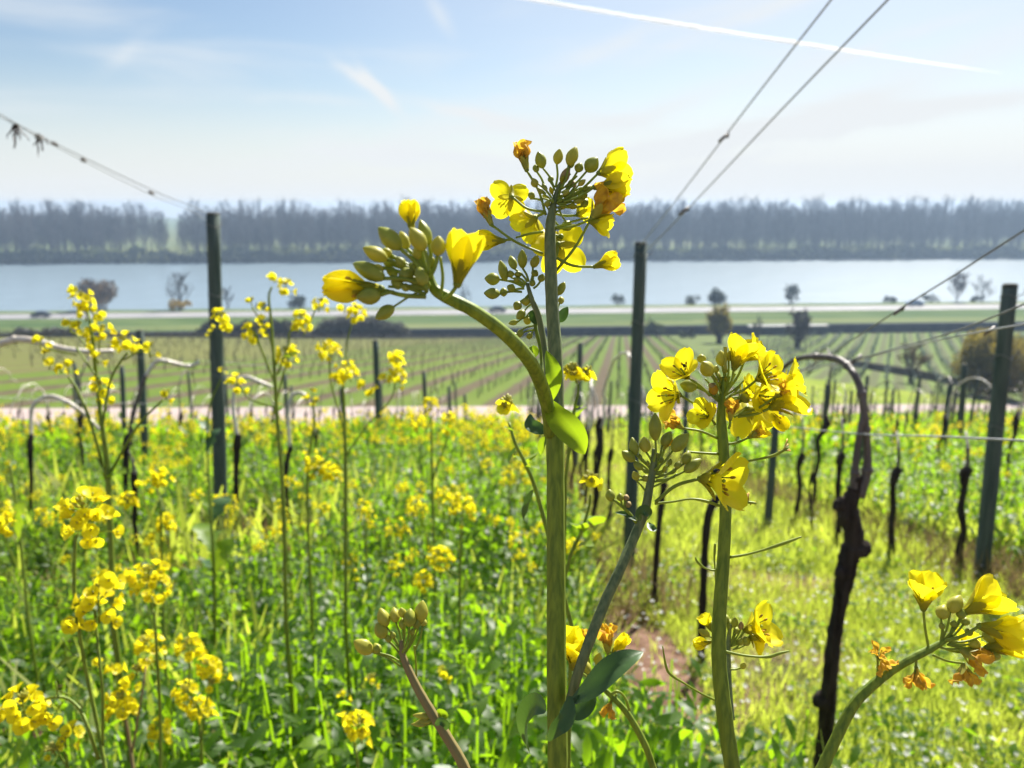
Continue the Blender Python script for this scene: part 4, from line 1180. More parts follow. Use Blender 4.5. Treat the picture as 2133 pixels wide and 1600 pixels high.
# ------------------------------------------------------------------ ground cover and the flowering rape behind
def build_cover():
    nr = np.random.default_rng(9)
    tl = leaf_template(3, 0.32, 0.8, False); tlob = leaf_template(4, 0.44, 0.7, True)
    def inview(X, y, m=1.08): return np.abs(X) < (y * .97 + .35 * np.maximum(.27 * y + 1, 0) * 0 + .45) * .667 * m + .25
    def field(n, ylo, yhi, xf, power=1.0):
        y = ylo + (yhi - ylo) * nr.random(n) ** power
        X = (nr.random(n) * 2 - 1) * (y * .72 + .6)
        k = xf(X, y) & (y < path_y(X) - .15)
        return X[k], y[k]
    left = lambda X, y: (X < .30 + .06 * np.sin(y * 2.3) + .04 * np.sin(y * 7) + .42 * np.clip(1.75 - y, 0, 1))
    right = lambda X, y: X > 2.72 + .12 * np.sin(y * 1.9)
    def patchy(X, y): return np.sin(X * 2.1 + 1.7 * np.sin(y * 1.1)) * np.sin(y * 1.45 + 1.1 * np.sin(X * 1.9))
    # rape leaves, near to far
    parts = []
    for (n, ylo, yhi, size, H, tm, pw) in ((14000, 1.0, 3.6, .045, .14, tl, 1.0), (11000, 1.0, 3.6, .046, .46, tl, 1.0), (10000, 1.0, 3.6, .052, .34, tlob, 1.0), (22000, 3.4, 9, .062, .50, tl, 1.15), (52000, 8.5, 50, .11, .62, leaf_template(1, .5, .5), 1.3)):
        for cond, k in ((left, 1.0), (right, .55)):
            X, y = field(int(n * k * 1.6), ylo, yhi, cond, pw)
            d = patchy(X, y); keep = nr.random(len(X)) < np.clip(.8 + .55 * d, .16, 1)
            # a worn dry patch beside the tall left post
            keep &= ~(((X + 1.55) ** 2 / .35 + (y - 4.3) ** 2 / 1.2 < 1) & (nr.random(len(X)) < .8))
            X, y, d = X[keep], y[keep], d[keep]; n2 = len(X)
            h = H * (.75 + .35 * d) * nr.random(n2) ** .8 * np.clip((path_y(X) - y) / 6, .35, 1)
            pos = np.stack([X, y, zg(X, y) + h], -1)
            R = rot_mats(nr.uniform(0, 6.28, n2), np.where(nr.random(n2) < .62, nr.uniform(.85, 1.6, n2), nr.uniform(-.3, .9, n2)), nr.normal(0, .5, n2))
            parts.append(scatter(tm[0], tm[1], pos, R, size * nr.uniform(.55, 1.35, n2), nr.random(n2)))
    # leafy upright shoots: leaves climbing along each stalk
    tbig = leaf_template(4, 0.36, 0.9, True)
    for (n, ylo, yhi, hs, sz, K) in ((1500, 1.0, 3.8, .40, .074, 9), (4200, 3.6, 10.5, .58, .095, 9)):
        for cond, kk in ((left, 1.0), (right, .55)):
            X, y = field(int(n * kk * 1.8), ylo, yhi, cond, 1.05)
            d = patchy(X, y); keep = (nr.random(len(X)) < np.clip(.7 + .6 * d, .12, 1)) & ~((X + 1.55) ** 2 / .35 + (y - 4.3) ** 2 / 1.2 < 1)
            X, y, d = X[keep], y[keep], d[keep]; m = len(X)
            Hh = hs * (.8 + .3 * d) * nr.uniform(.6, 1.25, m); z0 = zg(X, y); lx, ly = nr.normal(0, .10, m), nr.normal(0, .10, m)
            tone = nr.random(m)
            st = np.array([(-.003, 0, 0), (.003, 0, 0), (.002, 0, 1), (-.002, 0, 1)]); sf = np.array([(0, 1, 2, 3)])
            parts.append(scatter(st, sf, np.stack([X, y, z0], -1), rot_mats(nr.uniform(-.6, .6, m), -ly, lx), np.stack([np.ones(m), np.ones(m), Hh], -1), tone))
            az0 = nr.uniform(0, 6.28, m)
            for k in range(K):
                f = (k + nr.random(m)) / K
                pos = np.stack([X + lx * Hh * f, y + ly * Hh * f, z0 + Hh * f], -1)
                s_ = sz * (1.25 - .75 * f) * nr.uniform(.7, 1.3, m)
                parts.append(scatter(tbig[0], tbig[1], pos, rot_mats(az0 + 2.4 * k + nr.normal(0, .3, m), nr.uniform(.25, 1.25, m), nr.normal(0, .35, m)), s_, np.clip(tone * .6 + nr.random(m) * .4, 0, 1)))
    V, F, a, mi = join_np(parts)
    tag(np_mesh('rape_leaves', V, F, MT['leaf'], None, a), 'dense low rape leaves covering the ground between the vine rows', 'ground cover', kind='stuff')
    # upright grassy blades among them and on the open grass lane
    parts = []
    bl = np.array([(-.5, 0, 0), (.5, 0, 0), (-.42, .12, .45), (.42, .12, .45), (-.08, .42, .9), (.08, .42, .9)]) * np.array([.05, 1, 1]); bf = np.array([(0, 1, 3, 2), (2, 3, 5, 4)])
    bl2 = bl * np.array([1.7, 1, 1])
    lane = lambda X, y: (X > .30) & (X < 2.85)
    for (n, ylo, yhi, cond, hs, tm, pw) in ((60000, 1.05, 4.2, lane, .085, bl, 1.0), (60000, 4.0, 12, lane, .12, bl2, 1.2), (30000, 11, 42, lane, .2, bl2 * np.array([1.6, 1, 1]), 1.2),
                                            (2500, 1.0, 4.5, left, .30, bl, 1.0), (3000, 3.6, 16, left, .42, bl2, 1.2), (22000, 3.2, 14, right, .28, bl2, 1.1), (14000, 12, 44, right, .35, bl2 * np.array([1.7, 1, 1]), 1.1)):
        X, y = field(int(n * 2.6), ylo, yhi, cond, pw)
        d = patchy(X * 1.7, y * 1.5)
        k = nr.random(len(X)) < np.clip(.75 + .5 * d, .12, 1)
        bare = ((X - .50) ** 2 / .020 + (y - 2.55) ** 2 / .45 < 1)
        k &= ~(bare & (nr.random(len(X)) < .93))
        X, y, d = X[k][:n], y[k][:n], d[k][:n]; m = len(X)
        pos = np.stack([X, y, zg(X, y) - .01], -1)
        R = rot_mats(nr.uniform(0, 6.28, m), nr.normal(0, .28, m), nr.normal(0, .2, m))
        v = np.clip(nr.random(m) * .7 + .15 - .25 * d, 0, 1)
        parts.append(scatter(tm, bf, pos, R, hs * nr.uniform(.45, 1.4, m), v))
    V, F, a, mi = join_np(parts)
    tag(np_mesh('grass', V, F, MT['grass'], None, a), 'short sunlit spring grass on the lane between the vine rows', 'grass', kind='stuff')
    # dry stalks along the rows
    parts = []
    for X0, n, yl, yh in ((.62, 2600, 3.0, 12), (2.62, 6000, 2.8, 14), (-2.0, 5000, 3.2, 12), (4.8, 4000, 6, 18), (-4.3, 3000, 5, 14), (-1.3, 2200, 3.4, 6)):
        y = yl + (yh - yl) * nr.random(n) ** 1.4; X = X0 + nr.normal(0, .17, n)
        pos = np.stack([X, y, zg(X, y)], -1)
        R = rot_mats(nr.uniform(0, 6.28, n), nr.normal(0, .55, n), nr.normal(0, .4, n))
        parts.append(scatter(bl, bf, pos, R, nr.uniform(.08, .24, n), nr.random(n)))
    V, F, a, mi = join_np(parts)
    tag(np_mesh('dry_grass', V, F, MT['dry'], None, a), 'dry straw-coloured grass under the vine rows', 'dry grass', kind='stuff')
    # low broad weeds in clumps over the lane
    n = 26000
    y = 1.05 + 8 * nr.random(n) ** 1.25; X = .25 + nr.random(n) * (y * .62 + .2)
    d = patchy(X * 2.6, y * 2.2); k = (d > .12) & ((X - .50) ** 2 / .02 + (y - 2.55) ** 2 / .45 > 1) & (X < 2.9) | ((X < 1.0) & (y < 1.9) & (nr.random(n) < .5)); X, y, d = X[k], y[k], d[k]; n = len(X)
    pos = np.stack([X, y, zg(X, y) + .01 + nr.random(n) * (.035 + .06 * np.clip(d, 0, 1))], -1)
    V, F, a, mi = scatter(tlob[0], tlob[1], pos, rot_mats(nr.uniform(0, 6.28, n), nr.uniform(-.2, 1.1, n), nr.normal(0, .5, n)), nr.uniform(.014, .042, n), nr.random(n))
    tag(np_mesh('lane_weeds', V, F, MT['leaf'], None, a), 'low broad leaved weeds growing in clumps in the grass lane', 'weeds', kind='stuff')
    # small white wild flowers in the lane
    fl = []; ff = []
    for k in range(5):
        a0 = 2 * math.pi * k / 5; b = len(fl)
        fl += [(0, 0, 0), (math.cos(a0 - .45) * .7, math.sin(a0 - .45) * .7, .1), (math.cos(a0) * 1, math.sin(a0) * 1, .22), (math.cos(a0 + .45) * .7, math.sin(a0 + .45) * .7, .1)]
        ff.append((b, b + 1, b + 2, b + 3))
    fl, ff = np.array(fl), np.array(ff)
    n = 1500
    y = 1.1 + 6.5 * nr.random(n) ** 1.3; X = .35 + nr.random(n) * (y * .62)
    k = (patchy(X * 2.3, y * 2) > -.2) | (nr.random(n) < .3); X, y = X[k], y[k]; n = len(X)
    pos = np.stack([X, y, zg(X, y) + nr.uniform(.05, .12, n)], -1)
    V, F, a, mi = scatter(fl, ff, pos, rot_mats(nr.uniform(0, 6.28, n), nr.normal(0, .4, n), nr.normal(0, .4, n)), nr.uniform(.006, .011, n))
    tag(np_mesh('white_wildflowers', V, F, MT['whitef'], None, None), 'tiny white wild flowers sprinkled over the grass lane', 'wild flowers', kind='stuff')

# ------------------------------------------------------------------ rape flower heads of middle size
def petal_patch(mb, base, axis, side, L_, open_, w_=.8, mi=0, res=3, rng=random):
    """one petal: claw along the axis then blade turned outwards by open_ (radians)"""
    nrm = axis.cross(side)
    vs = []; prof = [(0, .12), (.38, .55), (.72, 1.0), (1.0, .62)] if res >= 3 else [(0, .15), (.6, 1), (1, .6)]
    cols = (-1, 0, 1)
    p = Vector(base); last = 0
    for t, wd in prof:
        ang = open_ * min(1, .35 + t * .8)
        d = axis * math.cos(ang) + side * math.sin(ang)
        p = p + d * (L_ * (t - last)); last = t
        up = axis * math.sin(ang) - side * math.cos(ang)
        for c in cols:
            q = p + nrm * (c * wd * w_ * L_ * .5) + up * (abs(c) * wd * L_ * .12) + (d * (-abs(c) * .10 * L_) if t == 1.0 else Vector((0, 0, 0)))
            vs.append(q)
    mb.grid(vs, len(prof), 3, mi)

def perp(axis, a):
    ref = Vector((0, 0, 1)) if abs(axis.z) < .9 else Vector((1, 0, 0))
    u = (ref - axis * ref.dot(axis)).normalized(); v = axis.cross(u)
    return u * math.cos(a) + v * math.sin(a)

def medium_flower(mb, base, axis, L_, rng, res=3):
    op = rng.uniform(.7, 1.3); a0 = rng.uniform(0, 1.57)
    for k in range(4):
        petal_patch(mb, base, axis, perp(axis, a0 + k * math.pi / 2 + rng.uniform(-.12, .12)), L_ * rng.uniform(.85, 1.1), op + rng.uniform(-.15, .15), 1.02, 0, res)
    mb.lathe(base, base + axis * L_ * .55, [(0, .5), (.5, .5), (1, .9)], L_ * .22, 5, mi=1)

def head_mb(rng, R, n, L_, axis=Vector((0, 0, 1)), top=0.35, buds=8, bl=.0075, res=3, origin=Vector((0, 0, 0))):
    """a raceme head centred at origin: slots petal, bud, pedicel"""
    mb = MB(); axis = axis.normalized()
    A = origin - axis * R * .9; B = origin + axis * R * .35
    mb.tube([A, B], [.0013, .0009], 5, 2)
    for k in range(n):
        f = k / max(1, n - 1); a = k * 2.4 + rng.uniform(-.4, .4)
        s = perp(axis, a)
        el = rng.uniform(-.15, .45) + (1 - f) * -.15 + f * .5
        d = (s * math.cos(el) + axis * math.sin(el)).normalized()
        st = A.lerp(B, .25 + .65 * f)
        b = st + d * R * rng.uniform(.50, .72)
        mb.tube([st, st.lerp(b, .55) + axis * R * .03, b], .0006, 4, 2, cap=False)
        fa = (d + axis * rng.uniform(-.1, .5) + Vector((rng.uniform(-.3, .3),) * 3)).normalized()
        medium_flower(mb, b, fa, L_, rng, res)
    for k in range(buds):
        a = k * 2.4; s = perp(axis, a); el = rng.uniform(.6, 1.4)
        d = s * math.cos(el) + axis * math.sin(el)
        b = B + d * R * rng.uniform(.15, .35)
        mb.tube([B, b], .0005, 3, 2, cap=False)
        mb.lathe(b, b + d * bl * rng.uniform(.7, 1.1), [(0, .4), (.35, 1), (.75, .8), (1, .2)], bl * .5, 6, mi=1)
    return mb

HEADM = lambda: [MT['petal'], MT['budy'], MT['pedicel']]

def plant_leaf(mb, base, d, L_, rng, mi=0, lobed=True):
    d = d.normalized(); side = d.cross(Vector((0, 0, 1)))
    side = side.normalized() if side.length > 1e-3 else Vector((1, 0, 0))
    up = side.cross(d); n = 6; vs = []; tw = rng.uniform(-.5, .5)
    for i in range(n + 1):
        t = i / n; h = .24 * L_ * math.sin(math.pi * min(1, t * .93 + .06)) ** .65
        if lobed and i in (1, 3): h *= .55
        y = t * L_; dz = -.38 * L_ * t * t
        for c in (-1, 0, 1):
            vs.append(Vector(base) + d * y + Vector((0, 0, dz)) + (side * math.cos(tw * t) + up * math.sin(tw * t)) * (c * h) + up * (abs(c) * h * .25 + .02 * L_ * math.sin(i * 2.1 + c)))
    mb.grid(vs, n + 1, 3, mi)

def make_rape(seed, H, nh, hr, dets=3, parts=True, nfl=11, L_=.0115, nleaf=20):
    """a flowering rape plant standing at the origin"""
    rng = random.Random(seed)
    t = thing('rape_plant', 'rape', 'plant', (0, 0, 0))
    lean = Vector((rng.uniform(-.12, .12), rng.uniform(-.12, .12), 0))
    def stem_at(f): return Vector((lean.x * f * f * H, lean.y * f * f * H, H * f))
    sm = MB(); sm.tube([stem_at(-.04)] + [stem_at(i / 7) for i in range(1, 8)], [.0055 - .0038 * i / 7 for i in range(8)], 6, 0, cap=False)
    lm = MB()
    tips = [(stem_at(1), Vector((lean.x, lean.y, 1)))]
    for k in range(nh - 1):
        f = rng.uniform(.48, .85); a = k * 2.4 + rng.uniform(-.5, .5); b = stem_at(f)
        l = H * rng.uniform(.16, .34); el = rng.uniform(.85, 1.25)
        d = Vector((math.cos(a) * math.cos(el), math.sin(a) * math.cos(el), math.sin(el)))
        m_ = b + d * l * .5 + Vector((math.cos(a), math.sin(a), 0)) * l * .06; e = b + d * l + Vector((0, 0, l * .12))
        sm.tube([b, m_, e], [.0026, .002, .0014], 5, 0, cap=False)
        plant_leaf(lm, b, Vector((math.cos(a), math.sin(a), rng.uniform(.2, .8))), H * rng.uniform(.06, .10), rng, lobed=False)
        tips.append((e, (e - m_).normalized()))
    for k in range(nleaf):
        f = rng.uniform(.05, .78); a = k * 2.4 + rng.uniform(-.4, .4)
        plant_leaf(lm, stem_at(f), Vector((math.cos(a), math.sin(a), rng.uniform(.15, .9))), H * (.14 - .11 * f) * rng.uniform(.8, 1.2), rng)
    # pods on the stem below the head
    for k in range(7):
        f = rng.uniform(.72, .93); a = rng.uniform(0, 6.28); b = stem_at(f)
        d = Vector((math.cos(a), math.sin(a), rng.uniform(.1, .7)))
        sm.tube([b, b + d * .018, b + d * .018 + Vector((d.x * .6, d.y * .6, 1)) * .022], [.0007, .0007, .0009], 4, 0, cap=False)
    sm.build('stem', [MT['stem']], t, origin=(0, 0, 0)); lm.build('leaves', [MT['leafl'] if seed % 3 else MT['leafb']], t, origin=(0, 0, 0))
    for p, d in tips:
        r = hr * rng.uniform(.75, 1.15)
        hm = head_mb(rng, r, max(5, int(nfl * rng.uniform(.7, 1.2))), L_, d, buds=6, res=dets)
        hm.v = [tuple(Vector(q) + p) for q in hm.v]
        hm.build('flower_head', HEADM(), t, origin=(0, 0, 0))
    return t

def build_rape_field():
    rng = random.Random(31)
    protos = [make_rape(100 + k, rng.uniform(.72, .98), 3 + k % 4, .028 + .006 * (k % 3), 2 if k < 8 else 2) for k in range(10)]
    used = [False] * 10
    spots = []
    tries = 0
    while len(spots) < 258 and tries < 60000:
        tries += 1
        y = 1.9 + 9.5 * rng.random() ** 1.1
        X = rng.uniform(-1, 1) * (y * .70 + .3)
        inl = X < .32
        inr = X > 2.85
        if not (inl or inr): continue
        if inr and rng.random() < .72: continue
        d = math.sin(X * 2.1 + 1.7 * math.sin(y * 1.1)) * math.sin(y * 1.45 + 1.1 * math.sin(X * 1.9))
        if rng.random() > .6 + .5 * d: continue
        if (X + 1.55) ** 2 / .35 + (y - 4.3) ** 2 / 1.2 < 1: continue
        if any((X - a) ** 2 + (y - b) ** 2 < .045 for a, b in spots): continue
        spots.append((X, y))
    spots.sort(key=lambda s: s[1])
    for i, (X, y) in enumerate(spots):
        k = rng.randrange(10)
        if not used[k]: t = protos[k]; used[k] = True
        else: t = copy_tree(protos[k])
        s = rng.uniform(.62, .98) * (.86 if y < 3.2 else 1) * (.8 if X > 2 else 1)
        t.location = (X, y, zgf(X, y)); t.scale = (s, s, s); t.rotation_euler = (rng.uniform(-.1, .1), rng.uniform(-.1, .1), rng.uniform(0, 6.28))
        if X < 0.4:
            t['label'] = 'leafy rape plant with small yellow heads in the green mass left of the main stalk'
            t['group'] = 'flowering rape plants left of the grass lane'
        else:
            t['label'] = 'leafy rape plant with few yellow heads in the green strip right of the grass lane'
            t['group'] = 'flowering rape plants right of the grass lane'
    for k in range(10):
        if not used[k]:
            for ch in list(protos[k].children): bpy.data.objects.remove(ch)
            bpy.data.objects.remove(protos[k])
    # the rest of the rape down to the path: one mass
    nr = np.random.default_rng(4)
    n = 4200
    y = 8.5 + 42 * nr.random(n) ** 1.25; X = (nr.random(n) * 2 - 1) * (y * .72)
    k = (nr.random(n) < .42 + .45 * np.sin(X * 1.1 + np.sin(y * .8)) * np.sin(y * .9 + X * .4)) & (y < path_y(X) - .4) & ((X < .3) | ((X > 2.9) & (nr.random(n) < .45))); X, y = X[k], y[k]
    parts = []
    # stalks
    n = len(X); h = nr.uniform(.5, .95, n) * np.where(X > 2, .8, 1.0) * np.clip((path_y(X) - y) / 12, .22, 1); z = zg(X, y)
    st = np.array([(-.006, 0, 0), (.006, 0, 0), (.004, 0, 1), (-.004, 0, 1)]); sf = np.array([(0, 1, 2, 3)])
    V, F, a, mi = scatter(st, sf, np.stack([X, y, z], -1), rot_mats(nr.uniform(-.6, .6, n), nr.normal(0, .06, n), nr.normal(0, .06, n)), np.stack([np.ones(n), np.ones(n), h], -1), None, np.array([1]))
    parts.append((V, F, a, mi))
    # heads: each several petal faces
    hx = np.repeat(X, 3) + nr.normal(0, .06, n * 3); hy = np.repeat(y, 3) + nr.normal(0, .06, n * 3); hz = np.repeat(z + h, 3) - np.abs(nr.normal(0, .10, n * 3))
    m = 12
    N_ = len(hx)
    px = np.repeat(hx, m) + nr.normal(0, .017, N_ * m); py = np.repeat(hy, m) + nr.normal(0, .017, N_ * m); pz = np.repeat(hz, m) + nr.normal(0, .02, N_ * m)
    q = np.array([(-.5, 0, 0), (.5, 0, 0), (.55, 1, .2), (-.55, 1, .2)]); qf = np.array([(0, 1, 2, 3)])
    V, F, a, mi = scatter(q, qf, np.stack([px, py, pz], -1), rot_mats(nr.uniform(0, 6.28, N_ * m), nr.uniform(-.3, 1.4, N_ * m), nr.normal(0, .5, N_ * m)), .0155 * nr.uniform(.7, 1.4, N_ * m), None, np.array([0]))
    parts.append((V, F, a, mi))
    V, F, a, mi = join_np(parts)
    tag(np_mesh('rape_bloom', V, F, [MT['petal_mass'], MT['stem']], mi, None), 'far rape in yellow bloom filling the rows down to the path', 'flowers', kind='stuff')
# ------------------------------------------------------------------ plants of the middle foreground, stalk by stalk
def stalk_plant(label, Z, stems, heads, leaves=(), seed=1, group=None, stemmat='stem', nfl=20, L_=.0110, res=3, name='rape_plant', pods=()):
    """stems: lists of (x, y, width); heads: (x, y, radius px, kind); kinds: y yellow, b budding"""
    rng = random.Random(seed)
    x0, y0 = stems[0][0][:2]
    f = P(x0, y0, Z); root = Vector((f.x, f.y, zgf(f.x, f.y)))
    t = thing(name, label, 'plant', root, group)
    sm = MB()
    for i, s in enumerate(stems):
        pts = [(x, y, Z + rng.uniform(-.01, .01) * Z, w_) for x, y, w_ in s]
        if i == 0:
            c = catmull(pts, 5); W_ = [P(q[0], q[1], q[2]) for q in c]; r = [max(q[3], .6) * .5 * q[2] / FPX for q in c]
            down = W_[0] - root
            ext = [root + Vector((0, 0, -.03)), root + down * .5]
            sm.tube(ext + W_, [r[0] * 1.1, r[0] * 1.05] + r, 8, 0)
        else: px_tube(sm, pts, 7, 5)
    for (x, y, dx, dy) in pods:
        px_tube(sm, [(x, y, Z, 2.2), (x + dx * .6, y + dy * .35, Z, 2.2), (x + dx, y + dy, Z, 3)], 5, 3)
    sm.build('stem', [MT[stemmat]], t)
    for (x, y, ex, ey, m) in leaves:
        lm = MB(); b = P(x, y, Z); e = P(ex, ey, Z + rng.uniform(-.04, .06)); plant_leaf(lm, b, e - b, (e - b).length * 1.1, rng, lobed=(e - b).length > .06); lm.build('leaf', [MT[m]], t)
    for (x, y, r, k) in heads:
        p = P(x, y, Z + rng.uniform(-.02, .02)); R = r * Z / FPX
        ax = Vector((rng.uniform(-.35, .35), rng.uniform(-.5, .1), 1))
        if k == 'y': mb = head_mb(rng, R, max(3, int(nfl * min(1.3, R / .028))), L_, ax, buds=7, res=res, origin=p)
        elif k == 'f': mb = head_mb(rng, R, 3, L_ * 1.05, ax, buds=2, res=res, origin=p)
        else: mb = head_mb(rng, R * .8, 3, L_ * .8, ax, buds=14, res=res, origin=p, bl=.0085)
        mb.build('flower_head', HEADM(), t)
    return t

def build_mid_plants():
    S = stalk_plant
    S('slim rape plant at the lower left with a full round yellow head on top', .80,
      [[(226, 1640, 9), (205, 1520, 8.5), (180, 1400, 8.5), (163, 1300, 8), (155, 1220, 8), (157, 1130, 7.5), (163, 1110, 6)], [(214, 1560, 6), (214, 1450, 6), (208, 1380, 6), (200, 1300, 5.5), (197, 1270, 5)],
       [(205, 1580, 8), (185, 1520, 7.5), (168, 1480, 7), (140, 1455, 6.5), (108, 1453, 6), (82, 1462, 5)], [(118, 1450, 3), (119, 1435, 3), (115, 1420, 4)], [(131, 1462, 3), (118, 1480, 3), (106, 1488, 3)]],
      [(182, 1078, 64, 'y'), (205, 1258, 50, 'y'), (50, 1475, 46, 'y'), (97, 1498, 14, 'f'), (230, 1210, 14, 'f'), (150, 1305, 12, 'f')], [(165, 1370, 120, 1375, 'leafl')], 1,
      pods=[(160, 1195, -44, -20), (165, 1370, -36, -42), (152, 1268, -70, -10), (178, 1395, 36, -16), (170, 1450, -45, -12)])
    S('rape plant with a dense round yellow head right of the slim near left plant', 1.10, [[(335, 1640, 8), (334, 1500, 7), (328, 1380, 6.5), (322, 1290, 6), (312, 1250, 5)]], [(312, 1208, 46, 'y'), (276, 1200, 22, 'f'), (318, 1248, 18, 'f')], (), 2)
    S('rape plant with a loose column of small yellow clusters at the lower left', 1.15, [[(282, 1640, 8), (272, 1560, 7), (262, 1500, 6), (255, 1480, 5)], [(275, 1570, 5), (290, 1480, 5), (300, 1420, 4), (305, 1370, 3.5)]],
      [(252, 1470, 36, 'y'), (308, 1345, 28, 'y'), (318, 1388, 18, 'f'), (285, 1400, 24, 'b'), (270, 1425, 16, 'f'), (215, 1388, 20, 'f'), (240, 1395, 14, 'f')], (), 3, stemmat='stemr')
    S('branched rape plant with five yellow clusters above the dark leaves at the lower left centre', 1.25, [[(420, 1640, 8), (420, 1560, 7), (415, 1500, 6), (412, 1465, 5)], [(418, 1550, 5), (432, 1450, 4.5), (436, 1400, 4)], [(416, 1500, 4.5), (395, 1430, 4), (396, 1360, 3.5)]],
      [(396, 1348, 28, 'y'), (435, 1388, 22, 'y'), (388, 1445, 30, 'y'), (415, 1476, 24, 'y'), (428, 1492, 16, 'f'), (462, 1412, 13, 'f'), (440, 1425, 18, 'b')], (), 4)
    S('low rape plant with a small yellow head between dark leaves at the bottom left', 1.3, [[(346, 1640, 6), (340, 1580, 5.5), (334, 1545, 5)]], [(332, 1525, 26, 'y')], (), 5)
    S('low rape plant with half open buds at the bottom left corner', 1.0, [[(150, 1640, 6), (140, 1590, 5), (134, 1565, 4.5)], [(140, 1600, 4), (118, 1560, 3.5), (112, 1545, 3)]], [(136, 1545, 26, 'b'), (152, 1522, 12, 'f'), (112, 1565, 22, 'b')], (), 6)
    S('yellow headed rape plant cut by the left edge', 1.2, [[(-12, 1640, 6), (-10, 1300, 6), (-2, 1120, 5)]], [(2, 1092, 24, 'y')], (), 7)
    S('rape plant with a peaked yellow head in front of the tall left post base', 1.7, [[(345, 1400, 6), (338, 1180, 6), (334, 1040, 5)]], [(332, 995, 26, 'y'), (300, 1012, 16, 'f'), (268, 1045, 20, 'y'), (345, 1090, 22, 'y'), (322, 1120, 18, 'f')], (), 8)
    S('tallest left rape plant, crowned with yellow against the river beside the round brown bush', 1.35,
      [[(236, 1300, 13), (226, 1000, 12), (212, 880, 10), (200, 780, 8), (192, 700, 7), (184, 650, 5)], [(222, 1000, 7), (195, 900, 6.5), (165, 820, 6), (143, 785, 5)], [(212, 900, 6), (228, 800, 5.5), (250, 755, 5), (266, 735, 4.5)],
       [(258, 750, 4), (285, 735, 4), (305, 730, 3.5)], [(205, 790, 5), (180, 755, 4), (160, 725, 4)], [(196, 740, 4), (162, 700, 3.5), (145, 690, 3)], [(230, 985, 6), (285, 890, 5), (340, 832, 4.5)], [(160, 740, 3), (110, 730, 3), (88, 722, 3)]],
      [(172, 628, 24, 'y'), (190, 645, 20, 'f'), (160, 612, 14, 'f'), (180, 655, 18, 'f'), (145, 683, 24, 'b'), (166, 683, 13, 'f'), (208, 702, 32, 'y'), (264, 718, 26, 'y'), (311, 730, 22, 'b'), (85, 715, 14, 'f'), (92, 740, 18, 'b'), (104, 762, 10, 'f'), (143, 765, 24, 'b'), (210, 812, 26, 'y'), (202, 748, 12, 'f'), (346, 825, 14, 'b'), (126, 770, 12, 'b')],
      [(226, 1000, 255, 960, 'leafl'), (215, 985, 190, 930, 'leafb'), (282, 895, 300, 870, 'leafl'), (196, 905, 215, 880, 'leafl')], 9, nfl=13)
    S('tall branching rape plant right of the tall left post, its topmost heads over the river', 1.5,
      [[(596, 1300, 9), (590, 1040, 9), (578, 880, 8), (572, 780, 7.5), (566, 680, 6), (560, 620, 5), (566, 598, 4)], [(578, 780, 5), (600, 720, 4), (605, 690, 4), (640, 665, 3)], [(573, 800, 5), (545, 730, 4.5), (530, 690, 4)], [(566, 880, 4.5), (585, 800, 4), (596, 760, 4)],
       [(575, 850, 4), (520, 830, 4), (495, 800, 3.5)], [(575, 760, 3.5), (560, 700, 3), (525, 640, 3)], [(632, 700, 3), (655, 650, 3), (664, 640, 3)]],
      [(596, 600, 17, 'y'), (570, 580, 11, 'f'), (529, 695, 28, 'y'), (546, 672, 10, 'f'), (598, 742, 27, 'y'), (524, 633, 18, 'b'), (548, 640, 10, 'b'), (460, 664, 20, 'y'), (468, 682, 10, 'f'), (492, 800, 22, 'y'), (630, 668, 20, 'y'), (666, 636, 16, 'y'), (620, 685, 9, 'f')],
      [(575, 860, 588, 835, 'leafl'), (600, 745, 612, 720, 'leafl')], 10, nfl=12)
    S('rape plant with stacked yellow heads below the open left flower of the drooping stalk', 1.7,
      [[(720, 1300, 8), (720, 1000, 8), (717, 860, 7), (714, 800, 5)], [(718, 900, 4), (690, 800, 4), (686, 750, 3.5)], [(715, 820, 3), (722, 720, 3), (735, 670, 3)], [(720, 950, 4), (770, 880, 3), (815, 830, 3), (826, 770, 3)]],
      [(685, 730, 28, 'y'), (722, 776, 28, 'y'), (697, 788, 9, 'f'), (742, 652, 22, 'y'), (716, 645, 12, 'f'), (825, 748, 18, 'y'), (828, 780, 17, 'y'), (822, 800, 15, 'f'), (758, 805, 14, 'f'), (775, 818, 14, 'f'), (800, 792, 8, 'f')], (), 11)
    S('pale budding rape plant behind the tall branching one', 1.9, [[(650, 1300, 7), (640, 1000, 6), (655, 880, 5), (650, 830, 4)], [(640, 1000, 4), (690, 950, 4), (720, 990, 3)]], [(652, 822, 20, 'b'), (660, 845, 22, 'b'), (640, 835, 14, 'f'), (655, 970, 26, 'y'), (690, 985, 24, 'y'), (640, 950, 20, 'f')], (), 12)
    S('sparse rape plant with heads level with the path left of the main stalk', 2.3, [[(905, 1200, 6), (900, 980, 5), (898, 870, 4)], [(902, 1000, 4), (935, 900, 4)]], [(897, 840, 16, 'y'), (935, 872, 16, 'y'), (870, 880, 18, 'y'), (930, 905, 16, 'f')], (), 13)
    S('rape plant with two yellow heads in the middle of the green mass', 1.9, [[(958, 1400, 7), (958, 1200, 6), (962, 1090, 5)], [(958, 1200, 4), (918, 1180, 4)]], [(965, 1060, 36, 'y'), (940, 1045, 18, 'f'), (990, 1058, 18, 'f'), (918, 1162, 30, 'y'), (882, 1212, 24, 'y')], (), 14)
    S('low rape plant with flame like yellow heads left of the reddish bud stalk', 1.0, [[(752, 1660, 7), (744, 1580, 6), (738, 1545, 5)]], [(748, 1510, 26, 'y'), (722, 1500, 14, 'f'), (754, 1538, 13, 'f')], (), 15)
